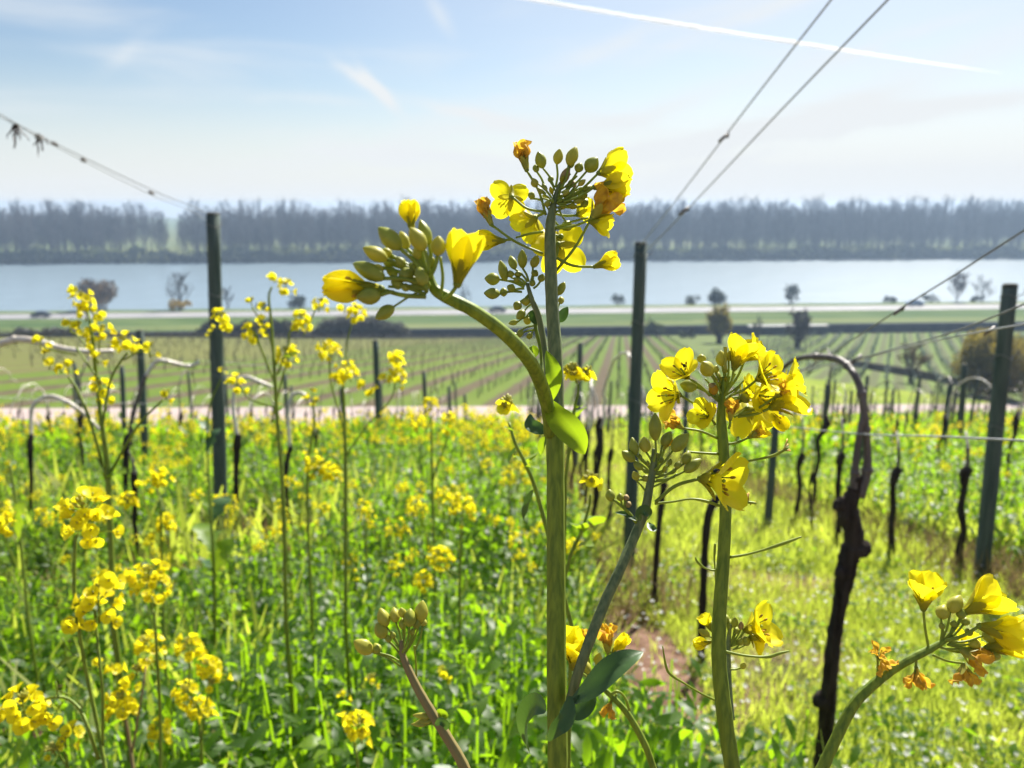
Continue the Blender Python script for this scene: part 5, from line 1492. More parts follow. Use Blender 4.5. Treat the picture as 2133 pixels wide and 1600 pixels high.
    S('small yellow green budding rape plant among the leaves left of the pink bud stalk', 1.4, [[(775, 1640, 6), (774, 1500, 5), (774, 1440, 4)]], [(774, 1420, 20, 'b'), (716, 1452, 18, 'b'), (926, 1404, 15, 'f')], (), 16)
    S('rape plant with small heads beside the left edge of the path', 2.2, [[(60, 1300, 6), (40, 1100, 6), (20, 960, 5)]], [(14, 1082, 12, 'f'), (20, 968, 14, 'b')], [(40, 1120, 45, 1010, 'leafl')], 17)
    S('leafy dark rape shoot standing right before the tall left post', 2.4, [[(448, 1400, 7), (446, 1200, 7), (440, 1080, 6), (432, 940, 5), (436, 850, 4), (460, 790, 3)]], [(462, 775, 12, 'b'), (438, 690, 12, 'f')],
      [(446, 1200, 480, 1090, 'leafl'), (445, 1150, 410, 1060, 'leafl'), (441, 1090, 470, 1010, 'leafb'), (438, 1060, 420, 1020, 'leafl'), (432, 940, 455, 870, 'leafb'), (434, 900, 415, 860, 'leafb'), (446, 1190, 425, 1150, 'leafb')], 22)
    # side shoots seen beside the main stalk
    S('thin leafy rape shoot leaning left of the main stalk, dark bud tuft at its tip', .62, [[(1190, 1300, 9), (1122, 1040, 9), (1096, 970, 8), (1074, 925, 7), (1060, 880, 5)]], [(1056, 850, 18, 'b')], [(1110, 1020, 1092, 1060, 'leafb'), (1076, 930, 1060, 950, 'leafb'), (1098, 975, 1120, 960, 'leafl'), (1066, 900, 1052, 880, 'leafl'), (1090, 960, 1100, 930, 'leafl')], 18)
    S('thin rape shoot right of the main stalk below the bright hanging leaf', .75, [[(1150, 1330, 8), (1184, 1172, 8), (1210, 1110, 7), (1226, 1060, 6), (1230, 1030, 5)]], [(1232, 1004, 15, 'b')], [(1222, 1082, 1240, 1050, 'leafl'), (1212, 1108, 1200, 1070, 'leafl'), (1200, 1140, 1235, 1120, 'leafl')], 19)
    S('slim budding rape shoot just right of the main stalk before the striped field', .70, [[(1178, 1000, 7), (1194, 868, 7), (1204, 820, 6), (1204, 800, 5)]], [(1198, 785, 20, 'b'), (1222, 783, 9, 'b'), (1190, 778, 12, 'b')], [(1200, 850, 1210, 835, 'leafl'), (1198, 860, 1188, 842, 'leafl')], 20)

# ------------------------------------------------------------------ the near rape plants in focus
def cam_dir(dx, dy, tow):
    """a direction given as right, down in the picture and towards the camera"""
    return (RT * dx - UP * dy - FW * tow).normalized()

class Hero:
    def __init__(self, label, root_px, Z, group=None):
        p = P(*root_px, Z); self.root = Vector((p.x, p.y, zgf(p.x, p.y)))
        self.t = thing('rape_plant', label, 'plant', self.root, group)
        self.rng = random.Random(label)
    def stem(self, pts, name='stem', mat='stem', sides=28, ridge=.05, down=False, bloom=None):
        mb = MB(); c = catmull(pts, 8)
        W_ = [P(q[0], q[1], q[2]) for q in c]; r = [q[3] * .5 * q[2] / FPX * (1 + .02 * math.sin(i * 1.3)) for i, q in enumerate(c)]
        if down:
            ext = [self.root + Vector((0, 0, -.03))] + [self.root.lerp(W_[0], k) for k in (.35, .7)]
            W_ = ext + W_; r = [r[0] * 1.1] * 3 + r
        mb.tube(W_, r, sides, 0, ridge, 9)
        return mb.build(name, [MT[mat]], self.t)
    def pedicel(self, mb, a, b, w0=5.0, w1=4.0, sag=.06, mi=0):
        """a, b = (x, y, Z)"""
        dx, dy = b[0] - a[0], b[1] - a[1]
        m_ = ((a[0] + b[0]) / 2 - dy * sag, (a[1] + b[1]) / 2 + dx * sag, (a[2] + b[2]) / 2)
        px_tube(mb, [(*a, w0), (*m_, (w0 + w1) / 2), (*b, w1)], 8, 6, mi)
    def bud(self, base, tip, w_, Z, frm=None, kind='bud', pw=4.5, Zf=None, sag=.06):
        mb = MB(); a, b = P(*base, Z), P(*tip, Z + self.rng.uniform(-.004, .004))
        mb.lathe(a, b, [(0, .28), (.06, .52), (.2, .84), (.4, 1.0), (.58, .95), (.75, .72), (.88, .44), (.96, .22), (1, .06)], w_ * .92 * Z / FPX, 14, 4, .07, 0)
        mats = [MT[kind], MT['pedicel']]
        if kind == 'bud' and self.rng.random() < .35: mats[0] = MT['budy'] if self.rng.random() < .3 else MT['bud']
        if frm: self.pedicel(mb, (*frm, Zf or Z), (*base, Z), pw * 1.1, pw, sag, 1)
        return mb.build('bud', mats, self.t)
    def flower(self, base, axis, L_, open_, Z, frm=None, kind='open', roll=.4, Zf=None, sag=.06, pw=5.0, sepals=True, beetle=False, spread=None, wid=1.0):
        """base px; axis = (dx, dy, towards camera); L_ petal length px; open_ degrees"""
        rng = self.rng; b = P(*base, Z); ax = cam_dir(*axis); Lm = L_ * 1.16 * Z / FPX
        mb = MB()
        if frm: self.pedicel(mb, (*frm, Zf or Z), (*base, Z), pw * 1.15, pw, sag, 1)
        mb.lathe(b - ax * Lm * .05, b + ax * Lm * .07, [(0, .6), (.5, 1), (1, .8)], Lm * .17, 10, mi=1)
        o = math.radians(open_)
        # pistil and six stamens
        mb.tube([b, b + ax * Lm * .45], [Lm * .035, Lm * .028], 7, 2)
        mb.lathe(b + ax * Lm * .45, b + ax * Lm * .51, [(0, .6), (.5, 1), (1, .5)], Lm * .09, 7, mi=2)
        for k in range(6):
            s = perp(ax, roll + k * math.pi / 3 + .3); e = b + ax * Lm * (.50 if k % 3 else .38) + s * Lm * (.13 + .08 * (o > .9))
            mb.tube([b + s * Lm * .05, b.lerp(e, .5) + s * Lm * .03, e], Lm * .014, 5, 1)
            mb.lathe(e, e + (ax + s * .5).normalized() * Lm * .13, [(0, .3), (.4, 1), (.8, .8), (1, .2)], Lm * .065, 6, mi=3)
        if beetle:
            q = b + ax * Lm * .30 + perp(ax, roll) * Lm * .2; mb.lathe(q, q + ax * Lm * .16, [(0, .4), (.3, 1), (.7, .95), (1, .4)], Lm * .11, 7, mi=4)
        mats = [MT['sepal'], MT['pedicel'], MT['pistil'], MT['anther'], MT['beetle']]
        f = mb.build('flower', mats, self.t)
        pm = MT['wilt'] if kind == 'wilt' else MT['petal']
        a0 = roll
        for k in range(4):
            s = perp(ax, a0 + k * math.pi / 2 + rng.uniform(-.16, .16))
            oo = o * rng.uniform(.88, 1.1) if spread is None else math.radians(spread[k])
            nrm = ax.cross(s); nu, nv = 12, 13
            vs = []; p = b + s * Lm * .05; last = 0; ph = rng.uniform(0, 6.28)
            crum = .10 if kind == 'wilt' else .018
            wsc = (.55 if kind == 'wilt' else wid) * rng.uniform(.92, 1.06)
            for i in range(nu):
                u = i / (nu - 1)
                ang = o * .18 + (oo - o * .18) * min(1, max(0, (u - .12) / .5)) ** .8
                if kind == 'wilt': ang += .5 * max(0, u - .55) * math.sin(ph)
                d = ax * math.cos(ang) + s * math.sin(ang); upv = ax * math.sin(ang) - s * math.cos(ang)
                p = p + d * (Lm * (u - last)); last = u
                sm = min(1, max(0, (u - .08) / .5)); sm = sm * sm * (3 - 2 * sm)
                hw = (.10 + .90 * sm) * .37 * Lm * wsc
                if u > .60: hw *= math.sqrt(max(.02, 1 - ((u - .60) / .415) ** 2))
                for j in range(nv):
                    c = -1 + 2 * j / (nv - 1)
                    rip = crum * Lm * sm * (math.sin(5 * u + 3.1 * c + ph) + .6 * math.sin(9 * u - 5 * c + ph * 2)) + (.010 * Lm * sm * math.cos(15 * c) * u if j % 2 else -.010 * Lm * sm * u)
                    q = p + nrm * (c * hw) + upv * ((abs(c) ** 2) * hw * .30 + rip)
                    if u > .9: q = q - d * (Lm * .035 * (1 - abs(c)))      # slight notch
                    vs.append(q)
            pb = MB(); pb.grid(vs, nu, nv, 0)
            po = pb.build('petal', [pm], f, origin=self.root)
        if sepals:
            for k in range(4):
                s = perp(ax, a0 + math.pi / 4 + k * math.pi / 2); so_ = min(1.25, o * .75 + .12)
                nrm = ax.cross(s); vs = []; p = b - ax * Lm * .02; last = 0; nu, nv = 6, 3
                for i in range(nu):
                    u = i / (nu - 1); ang = so_ * min(1, .4 + u); d = ax * math.cos(ang) + s * math.sin(ang); upv = ax * math.sin(ang) - s * math.cos(ang)
                    p = p + d * (Lm * .52 * (u - last)); last = u; hw = Lm * .115 * math.sin(math.pi * min(1, u * .86 + .10)) ** .7
                    for c in (-1, 0, 1): vs.append(p + s * Lm * .05 + nrm * (c * hw) + upv * (abs(c) * hw * .6 - Lm * .02))
                sb = MB(); sb.grid(vs, nu, nv, 0); sb.build('sepal', [MT['sepal'] if kind != 'wilt' else MT['budy']], f, origin=self.root)
        return f
    def pod(self, pts, Z, w_=5.5, name='seed_pod', stamens=False, mat='pedicel'):
        mb = MB(); px_tube(mb, [(x, y, Z, w_ * k) for (x, y), k in zip(pts, [1.1, .9, .85, 1.25, 1.1, .5][:len(pts)])], 8, 6)
        if stamens:
            x, y = pts[-2]
            for k in range(6):
                a = self.rng.uniform(0, 6.28); r = self.rng.uniform(10, 22)
                px_tube(mb, [(x, y, Z, 2.2), (x + math.cos(a) * r * .6, y + math.sin(a) * r * .5 - 3, Z, 2), (x + math.cos(a) * r, y + math.sin(a) * r - 6, Z + .003, 3.5)], 5, 3, 1)
        return mb.build(name, [MT[mat], MT['anther']], self.t)
    def leaf(self, axis_pts, wpx, mat='leafl', face=(0, 0, 1), fold=.35, name='leaf', wav=.12):
        """axis_pts: (x, y, Z); blade width wpx at its widest; face: where the upper side looks"""
        mb = MB(); c = catmull(axis_pts, 6); n = len(c); fd = cam_dir(*face)
        W_ = [P(*q) for q in c]; vs = []; nv = 7
        for i in range(n):
            u = i / (n - 1); t = (W_[min(i + 1, n - 1)] - W_[max(0, i - 1)]).normalized()
            side = t.cross(fd).normalized(); up = side.cross(t)
            h = wpx * .5 * c[i][2] / FPX * max(.03, math.sin(math.pi * min(1, u * .95 + .05)) ** .75)
            for j in range(nv):
                k = -1 + 2 * j / (nv - 1)
                vs.append(W_[i] + side * (k * h) + up * (abs(k) * h * fold + wav * h * math.sin(7 * u + 2.5 * k)))
        mb.grid(vs, n, nv, 0)
        return mb.build(name, [MT[mat]], self.t)

def tz(ox, oy, s): return lambda X, Y: (ox + X / s, oy + Y / s)

def build_heroes():
    # ---------------------------------------------------------------- main plant
    h = Hero('tallest thick stemmed rape plant in the centre, topped with yellow flowers, one arm drooping left', (1160, 1600), .40)
    h.stem([(1162, 1660, .40, 41), (1161, 1540, .40, 41), (1159, 1400, .40, 40), (1158, 1200, .40, 38), (1157, 1000, .40, 36), (1156, 900, .40, 38), (1157, 860, .402, 34)], down=True)
    h.stem([(1160, 890, .402, 31), (1158, 760, .405, 29), (1150, 640, .41, 26), (1147, 560, .412, 25), (1146, 480, .415, 22), (1150, 440, .415, 16), (1158, 405, .415, 9), (1166, 380, .415, 4)], 'upper_stem', 'stemb')
    h.stem([(1146, 905, .398, 26), (1140, 845, .385, 28), (1118, 778, .36, 29), (1090, 735, .34, 29), (1045, 690, .32, 28), (985, 647, .305, 27), (935, 622, .30, 26), (905, 602, .30, 22), (895, 570, .30, 15), (893, 535, .30, 9)], 'drooping_branch', 'stem')
    h.stem([(1188, 1460, .395, 20), (1205, 1400, .39, 21), (1230, 1330, .39, 22), (1262, 1250, .395, 22), (1290, 1190, .40, 21), (1325, 1110, .41, 20), (1343, 1065, .41, 19), (1352, 1020, .41, 17), (1361, 970, .41, 14), (1362, 935, .41, 8)], 'side_branch', 'stemb')
    # leaves on the main stalk
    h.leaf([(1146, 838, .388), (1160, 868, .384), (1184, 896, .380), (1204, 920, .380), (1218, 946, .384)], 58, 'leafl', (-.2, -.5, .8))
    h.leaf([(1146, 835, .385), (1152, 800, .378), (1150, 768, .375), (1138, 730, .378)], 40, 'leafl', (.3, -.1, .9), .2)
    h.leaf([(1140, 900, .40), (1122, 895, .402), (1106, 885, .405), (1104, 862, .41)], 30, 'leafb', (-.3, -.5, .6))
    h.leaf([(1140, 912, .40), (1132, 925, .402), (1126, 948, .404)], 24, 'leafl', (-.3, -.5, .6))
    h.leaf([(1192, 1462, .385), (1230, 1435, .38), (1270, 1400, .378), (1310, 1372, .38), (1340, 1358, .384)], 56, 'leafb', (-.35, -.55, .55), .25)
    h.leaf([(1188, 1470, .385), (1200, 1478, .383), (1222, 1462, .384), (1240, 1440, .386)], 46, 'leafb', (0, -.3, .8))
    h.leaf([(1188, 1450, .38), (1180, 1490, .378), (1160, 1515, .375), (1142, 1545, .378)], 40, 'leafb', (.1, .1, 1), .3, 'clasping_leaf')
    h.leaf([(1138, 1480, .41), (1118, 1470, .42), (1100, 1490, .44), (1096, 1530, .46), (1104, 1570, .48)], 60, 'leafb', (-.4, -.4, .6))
    # small buds sitting on the stem where the head cluster 1 opens
    t = tz(900, 280, 4.266); Z = .415
    B = lambda b, e, w_, f=None, k='bud', dz=0., pw=4.5, sg=.06: h.bud(t(*b), t(*e), w_ / 4.266, Z + dz, t(*f) if f else None, k, pw, sag=sg)
    B((985, 300), (942, 152), 104, (1085, 470)); B((1108, 265), (1135, 128), 92, (1098, 470)); B((1212, 275), (1282, 108), 112, (1150, 480), dz=-.003)
    B((1288, 335), (1325, 250), 84, (1180, 470)); B((1150, 440), (1218, 286), 92, (1115, 520), 'budf'); B((1372, 330), (1470, 205), 135, (1150, 520), 'bud')
    B((1225, 290), (1255, 240), 60, (1170, 430)); B((925, 470), (895, 388), 72, (1010, 530)); B((930, 330), (915, 270), 66, (1000, 470)); B((1265, 470), (1250, 410), 56, (1170, 560), 'budf')
    B((1345, 580), (1330, 500), 92, (1150, 600)); B((1020, 640), (1030, 590), 60, (1055, 720)); B((1180, 850), (1222, 768), 110, (1080, 760), dz=.008); B((1050, 420), (1060, 372), 60, (1090, 500)); B((870, 570), (900, 512), 70, (985, 590))
    B((1240, 560), (1275, 505), 72, (1120, 620)); B((1330, 640), (1385, 575), 84, (1140, 640), dz=.004); B((1150, 660), (1190, 612), 60, (1100, 690))
    for i, (x, y, s) in enumerate(((1000, 470, 58), (1060, 500, 54), (1140, 470, 56), (1190, 520, 60), (1230, 430, 62), (1280, 520, 66), (1300, 590, 72), (1190, 590, 58), (1130, 560, 50), (1250, 640, 66), (1380, 480, 70), (1010, 560, 56), (960, 500, 60), (1160, 400, 58), (1210, 480, 52), (1330, 430, 64))):
        dx, dy = x - 1095, y - 620; q = math.hypot(dx, dy); B((x - dx / q * s * .6, y - dy / q * s * .6), (x + dx / q * s * .7, y + dy / q * s * .7), s * .82, (1095 + dx * .15, 620 + dy * .1), ('bud', 'sepal', 'bud', 'budy')[i % 4], dz=.003 * (i % 3 - 1), pw=3.5)
    F = lambda b, ax, L_, op, f=None, k='open', dz=0., **kw: h.flower(t(*b), ax, L_, op, Z + dz, t(*f) if f else None, k, **kw)
    F((842, 322), (-.25, -1, .1), 54, 14, (1010, 715), 'wilt', roll=.3); F((712, 556), (-.25, -.05, -1), 50, 76, (1010, 690), roll=.9, sag=-.12)
    F((925, 738), (-.55, .25, -.8), 50, 68, (1000, 700), roll=.2, dz=.004); F((1118, 975), (.25, .15, -.9), 66, 72, (1090, 1130), dz=.008, roll=.55, beetle=True)
    F((1478, 345), (.85, -.35, -.35), 62, 46, (1120, 610), roll=.6); F((1440, 470), (1, -.05, .1), 66, 16, (1170, 600), roll=.2, dz=-.004)
    F((1418, 752), (.62, -.75, .1), 70, 40, (1085, 840), 'wilt', roll=.5); F((530, 806), (-.45, -1, .1), 52, 8, (985, 1060), 'wilt', roll=.1, sag=-.05)
    F((640, 945), (-1, .02, .2), 52, 22, (720, 935), 'open', roll=.8); F((1440, 1178), (1, -.35, .1), 48, 20, (1075, 1080), 'open', roll=.4, sag=.1, pw=5.5)
    F((1285, 720), (.7, -.5, -.6), 40, 55, (1080, 700), dz=.012); F((1400, 775), (.8, .25, .2), 46, 35, (1100, 1215), 'open', pw=5.5, roll=.2, sag=.04)
    F((1150, 905), (-.7, .4, -.7), 62, 70, (1075, 890), dz=.012, roll=.1, sepals=False)
    mb = MB(); h.pedicel(mb, (*t(1085, 835), Z), (*t(1390, 740), Z), 5.5, 4.5, -.03); h.pedicel(mb, (*t(985, 865), Z), (*t(745, 918), Z), 5.5, 4.5, .03)
    for a, b in (((1080, 560), (1330, 470)), ((1090, 520), (1290, 370)), ((1070, 600), (960, 565)), ((1100, 650), (1290, 600)), ((1095, 470), (1230, 350)), ((1120, 640), (1190, 780)), ((1060, 560), (930, 430))): h.pedicel(mb, (*t(*a), Z), (*t(*b), Z), 4.5, 3.5, .05)
    mb.build('flower_stalks', [MT['pedicel']], h.t)
    # cluster 1b, buds behind the stem
    Z = .425
    h.stem([(1142, 800, .42, 12), (1135, 730, .425, 12), (1122, 660, .425, 13), (1108, 625, .425, 11), (1098, 590, .425, 7)], 'bud_branch', 'stemb', 10)
    o = (850, 1370)
    B((600, 1290), (466, 1280), 116, (820, 1360)); B((600, 1418), (460, 1410), 104, (800, 1400)); B((655, 1300), (605, 1118), 88, (830, 1340)); B((735, 1195), (695, 1078), 86, (850, 1310)); B((805, 1190), (800, 1022), 90, (860, 1310))
    B((895, 1180), (935, 1075), 92, (880, 1300), 'budy'); B((655, 1402), (612, 1402), 84, (800, 1400)); B((690, 1395), (720, 1330), 84, (820, 1370)); B((700, 1270), (690, 1208), 74, (830, 1340)); B((765, 1270), (762, 1212), 70, (850, 1340)); B((900, 1260), (930, 1205), 76, (880, 1330))
    B((1118, 1425), (1178, 1312), 86, (1060, 1490)); B((830, 1455), (838, 1525), 90, (870, 1420)); B((780, 1490), (735, 1560), 92, (880, 1440)); B((880, 1350), (905, 1290), 60, None); B((960, 1310), (985, 1240), 70, (900, 1370)); B((760, 1310), (740, 1270), 60, None)
    t = tz(640, 400, 3.555)
    B2 = lambda b, e, w_, f=None, k='bud', dz=0.: h.bud(t(*b), t(*e), w_ / 3.555, .43 + dz, t(*f) if f else None, k, 3.5)
    B2((1610, 880), (1550, 940), 70, (1660, 830)); B2((1560, 960), (1490, 975), 44, (1640, 920)); B2((1620, 930), (1640, 980), 64, (1660, 880)); B2((1560, 1060), (1500, 1080), 60, (1680, 1020)); B2((1590, 1020), (1560, 1080), 60, (1680, 990)); B2((1880, 780), (1880, 830), 50, (1840, 880), 'budy'); B2((1660, 1050), (1630, 1085), 50, (1690, 1010))
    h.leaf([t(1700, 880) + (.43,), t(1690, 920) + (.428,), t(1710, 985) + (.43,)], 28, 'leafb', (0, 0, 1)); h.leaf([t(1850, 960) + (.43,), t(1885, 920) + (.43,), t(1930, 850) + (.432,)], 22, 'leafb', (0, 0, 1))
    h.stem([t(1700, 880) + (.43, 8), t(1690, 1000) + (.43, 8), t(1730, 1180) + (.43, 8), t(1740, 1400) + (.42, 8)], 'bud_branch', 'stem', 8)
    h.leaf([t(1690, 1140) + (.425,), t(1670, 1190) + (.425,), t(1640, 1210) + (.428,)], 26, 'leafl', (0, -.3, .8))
    # cluster 2, the drooping arm, nearest to the camera
    Z = .295
    B = lambda b, e, w_, f=None, k='bud', dz=0., pw=8, sg=.06: h.bud(t(*b), t(*e), w_ * .80 / 3.555, Z + dz, t(*f) if f else None, k, pw, sag=sg)
    B((690, 420), (525, 262), 175, (880, 640), dz=-.004); B((590, 500), (412, 412), 140, (860, 640)); B((570, 640), (338, 528), 172, (880, 690), dz=-.003); B((870, 430), (760, 262), 158, (900, 600), dz=-.006); B((905, 390), (835, 205), 120, (905, 560))
    B((965, 470), (975, 325), 150, (905, 640), dz=-.004, k='budy'); B((740, 420), (690, 290), 120, (880, 600), dz=.006); B((850, 540), (790, 440), 150, (890, 640), dz=.004); B((760, 660), (700, 560), 160, (890, 690)); B((870, 690), (820, 555), 138, (895, 720), dz=-.008)
    B((700, 700), (625, 650), 118, (880, 720)); B((640, 850), (505, 940), 132, (860, 720), pw=4.5, sg=.02); B((545, 765), (360, 780), 165, (640, 740), dz=-.004); B((560, 560), (480, 600), 120, (870, 690), dz=.006); B((640, 540), (560, 500), 110, (870, 660), dz=.008); B((660, 620), (590, 560), 100, None, dz=.006)
    h.flower(t(550, 722), (-1, -.06, .15), 104, 8, Z, t(880, 775), 'open', wid=.82, roll=.35, pw=9, sag=-.05)
    h.flower(t(1110, 690), (.22, -1, .15), 100, 19, Z, t(1000, 800), 'open', roll=.75, pw=8, sag=.08)
    h.flower(t(775, 290), (-.1, -1, .2), 56, 13, Z, t(880, 600), 'open', roll=.4, pw=7)
    B((800, 600), (760, 520), 90, (890, 690)); B((720, 560), (660, 480), 95, (880, 680)); B((830, 500), (800, 400), 100, (895, 640)); B((760, 720), (690, 690), 80, (890, 720)); B((620, 470), (560, 420), 90, (870, 660), dz=.008); B((920, 560), (930, 480), 70, (900, 640))
    mb = MB()
    for a, b in (((905, 700), (830, 560)), ((890, 720), (790, 450)), ((880, 760), (600, 700)), ((900, 640), (780, 480)), ((895, 740), (620, 620)), ((985, 790), (985, 480))): h.pedicel(mb, (*t(*a), Z), (*t(*b), Z), 8, 6, .06)
    mb.build('flower_stalks', [MT['pedicel']], h.t)
    # cluster 4, bud cluster of the right side branch
    t = tz(1240, 660, 3.636); Z = .41
    B = lambda b, e, w_, f=None, k='bud', dz=0., pw=4.5, sg=.06: h.bud(t(*b), t(*e), w_ / 3.636, Z + dz, t(*f) if f else None, k, pw, sag=sg)
    c = (440, 1130)
    B((455, 935), (452, 728), 100, (442, 1100), dz=-.004); B((508, 975), (575, 868), 92, (446, 1130)); B((585, 1015), (705, 885), 118, (448, 1160), dz=-.003); B((305, 1045), (278, 912), 80, (430, 1160)); B((385, 1025), (368, 908), 98, (438, 1130), 'budy'); B((295, 1090), (202, 1018), 82, (425, 1190))
    B((355, 1155), (290, 1105), 62, (430, 1200)); B((672, 1112), (712, 1015), 84, (460, 1220)); B((675, 1172), (805, 1078), 96, (460, 1240)); B((610, 1150), (640, 1095), 58, (455, 1220)); B((320, 1235), (288, 1170), 66, (420, 1250), 'budy'); B((365, 1210), (400, 1240), 60, (425, 1260), 'budy')
    for (x, y, s) in ((345, 1060, 40), (425, 1065, 38), (500, 1085, 44), (560, 1100, 44), (590, 1160, 40), (470, 1050, 36), (400, 1110, 36), (520, 1150, 38), (375, 1160, 34)): B((x, y + s * .6), (x + (x - 440) * .12, y - s * .6), s * .9, (440, 1190))
    h.flower(t(795, 1225), (.72, .02, .55), 92, 52, Z - .006, t(455, 1405), 'open', roll=.25, pw=7, sag=-.10, beetle=True)
    h.flower(t(520, 1010), (.4, -1, .1), 26, 20, Z + .006, t(450, 1150), 'wilt')
    h.pod([t(450, 1415), t(590, 1400), t(720, 1380), t(830, 1395), t(930, 1428), t(960, 1432)], Z, 5.5)
    mb = MB()
    for a, b in (((430, 1290), (620, 1190)), ((440, 1250), (600, 1215)), ((400, 1350), (300, 1230)), ((420, 1260), (330, 1200))): h.pedicel(mb, (*t(*a), Z), (*t(*b), Z), 5, 3.5, .04)
    mb.build('flower_stalks', [MT['pedicel']], h.t)
    h.leaf([t(345, 1540) + (.405,), t(330, 1500) + (.40,), t(365, 1470) + (.398,), t(405, 1490) + (.40,), t(395, 1540) + (.404,)], 24, 'leafb', (.3, -.3, .8)); h.leaf([t(310, 1540) + (.408,), t(230, 1500) + (.41,), t(150, 1480) + (.415,)], 14, 'leafb', (0, -.7, .6)); h.leaf([t(400, 1560) + (.405,), t(430, 1600) + (.40,), t(470, 1610) + (.40,)], 16, 'leafb', (0, -.4, .7))
    h.stem([t(310, 1560) + (.41, 8), t(250, 1480) + (.41, 7), t(180, 1420) + (.41, 6), t(130, 1380) + (.41, 4)], 'side_shoot', 'pedicel', 8)
    B((120, 1395), (105, 1305), 76, (150, 1395)); B((195, 1395), (185, 1335), 62, (200, 1440)); B((225, 1390), (240, 1345), 56, (215, 1440), 'budf'); B((235, 1440), (265, 1400), 56, (210, 1440), 'budf')
    # ---------------------------------------------------------------- second stalk, right of centre
    h = Hero('straight green rape stalk right of centre with a broad crown of bright yellow flowers', (1520, 1600), .42)
    h.stem([(1538, 1660, .42, 31), (1524, 1590, .42, 32), (1508, 1480, .42, 32), (1498, 1380, .42, 30), (1499, 1280, .42, 28), (1506, 1180, .42, 26), (1511, 1080, .42, 24), (1511, 1000, .42, 23), (1506, 920, .42, 22), (1502, 870, .42, 19), (1504, 830, .42, 14), (1508, 785, .42, 9)], down=True)
    Z = .42
    B = lambda b, e, w_, f=None, k='bud', dz=0., pw=4.5, sg=.06: h.bud(t(*b), t(*e), w_ / 3.636, Z + dz, t(*f) if f else None, k, pw, sag=sg)
    F = lambda b, ax, L_, op, f=None, k='open', dz=0., **kw: h.flower(t(*b), ax, L_, op, Z + dz, t(*f) if f else None, k, **kw)
    B((962, 372), (950, 256), 94, (972, 560), 'budy'); B((810, 345), (798, 282), 76, (950, 560), 'budy'); B((875, 440), (812, 340), 120, (950, 580), dz=-.003, k='budy'); B((912, 425), (915, 365), 52, (960, 560)); B((980, 430), (982, 380), 46, (970, 540)); B((770, 535), (640, 510), 105, (930, 640), k='bud'); B((1010, 330), (1030, 255), 70, (975, 560), 'budy')
    B((1110, 640), (1160, 590), 96, (960, 690)); B((870, 545), (900, 500), 62, (930, 640), 'budf'); B((905, 590), (880, 500), 76, (940, 660), 'wilt')
    for (x, y, s) in ((935, 440, 42), (955, 470, 36), (915, 480, 40), (985, 470, 36), (940, 510, 34), (1000, 500, 34), (900, 450, 30)): B((x, y + s * .6), (x + (x - 960) * .15, y - s * .6), s * .85, (960, 590), 'sepal', pw=3.5)
    F((640, 592), (-.75, .02, .35), 62, 66, (905, 725), roll=.5, sag=-.03); F((700, 462), (-.55, -.55, .55), 56, 58, (870, 600), roll=.2, beetle=True, dz=-.004)
    F((1050, 395), (.30, -1, .25), 66, 34, (985, 590), roll=.5, dz=-.003); F((1225, 475), (.55, -.35, .65), 62, 66, (1020, 600), roll=.75, dz=-.006)
    F((1400, 500), (.8, -.2, .25), 54, 60, (1010, 620), roll=.2, dz=.004); F((1330, 690), (.75, -.42, .35), 74, 50, (1080, 755), roll=.6, dz=-.006, pw=6)
    F((1150, 690), (.2, .35, -.5), 58, 76, (1050, 760), roll=.3, dz=.010); F((860, 760), (-.55, -.25, .6), 42, 62, (910, 820), roll=.6, dz=-.003)
    F((1022, 782), (.0, -1, .35), 40, 16, (1010, 850), 'wilt', roll=.2, dz=-.010); F((665, 845), (-.8, -.5, .25), 40, 28, (925, 920), 'wilt', roll=.5); F((1160, 915), (.75, -.55, .3), 40, 34, (1000, 965), 'open', roll=.1); F((1190, 905), (.8, -.6, .4), 26, 24, None, 'wilt', dz=-.004)
    F((1210, 590), (.5, .1, .7), 58, 70, (1030, 640), roll=.1, dz=.002); F((1360, 610), (.5, -.5, .5), 40, 24, (1090, 740), 'wilt', roll=.4, dz=-.008); F((1090, 620), (.5, -.4, .3), 50, 55, (985, 660), roll=.9, dz=.006); F((1130, 330), (.7, -.6, .3), 52, 42, (990, 570), roll=.1, dz=.004)
    F((1325, 715), (.7, .8, .1), 44, 6, None, 'open', roll=.3, sepals=False)
    mb = MB()
    for a, b in (((970, 640), (1100, 520)), ((975, 660), (1180, 560)), ((980, 680), (1150, 590)), ((950, 600), (1020, 450)), ((945, 620), (830, 470)), ((930, 640), (740, 500)), ((970, 560), (1060, 430)), ((975, 600), (1130, 480)), ((960, 600), (900, 470)), ((965, 590), (985, 380))): h.pedicel(mb, (*t(*a), Z), (*t(*b), Z), 5, 4, .05)
    mb.build('flower_stalks', [MT['pedicel']], h.t)
    h.pod([t(985, 400), t(985, 340), t(986, 290), t(985, 228)], Z - .004, 7, 'young_pod', mat='budy')
    h.pod([t(1000, 1120), t(1120, 1100), t(1250, 1075), t(1350, 1050), t(1420, 1015), t(1465, 988)], Z, 5.5, stamens=True); h.pod([t(935, 1040), t(850, 1035), t(730, 1026), t(690, 1020)], Z, 6)
    h.pod([t(960, 1432), t(1010, 1410), t(1100, 1395), t(1160, 1405), t(1215, 1412)], Z + .004, 5.0, stamens=True)
    t = tz(1400, 1050, 2.909)
    h.pod([t(350, 322), t(440, 308), t(540, 282), t(640, 250), t(720, 222), t(785, 198)], Z, 6); h.pod([t(310, 392), t(250, 402), t(200, 388), t(172, 368), t(150, 345), t(140, 320)], Z, 5); h.pod([t(318, 893), t(420, 915), t(520, 926), t(590, 924), t(650, 905), t(712, 890)], Z, 6)
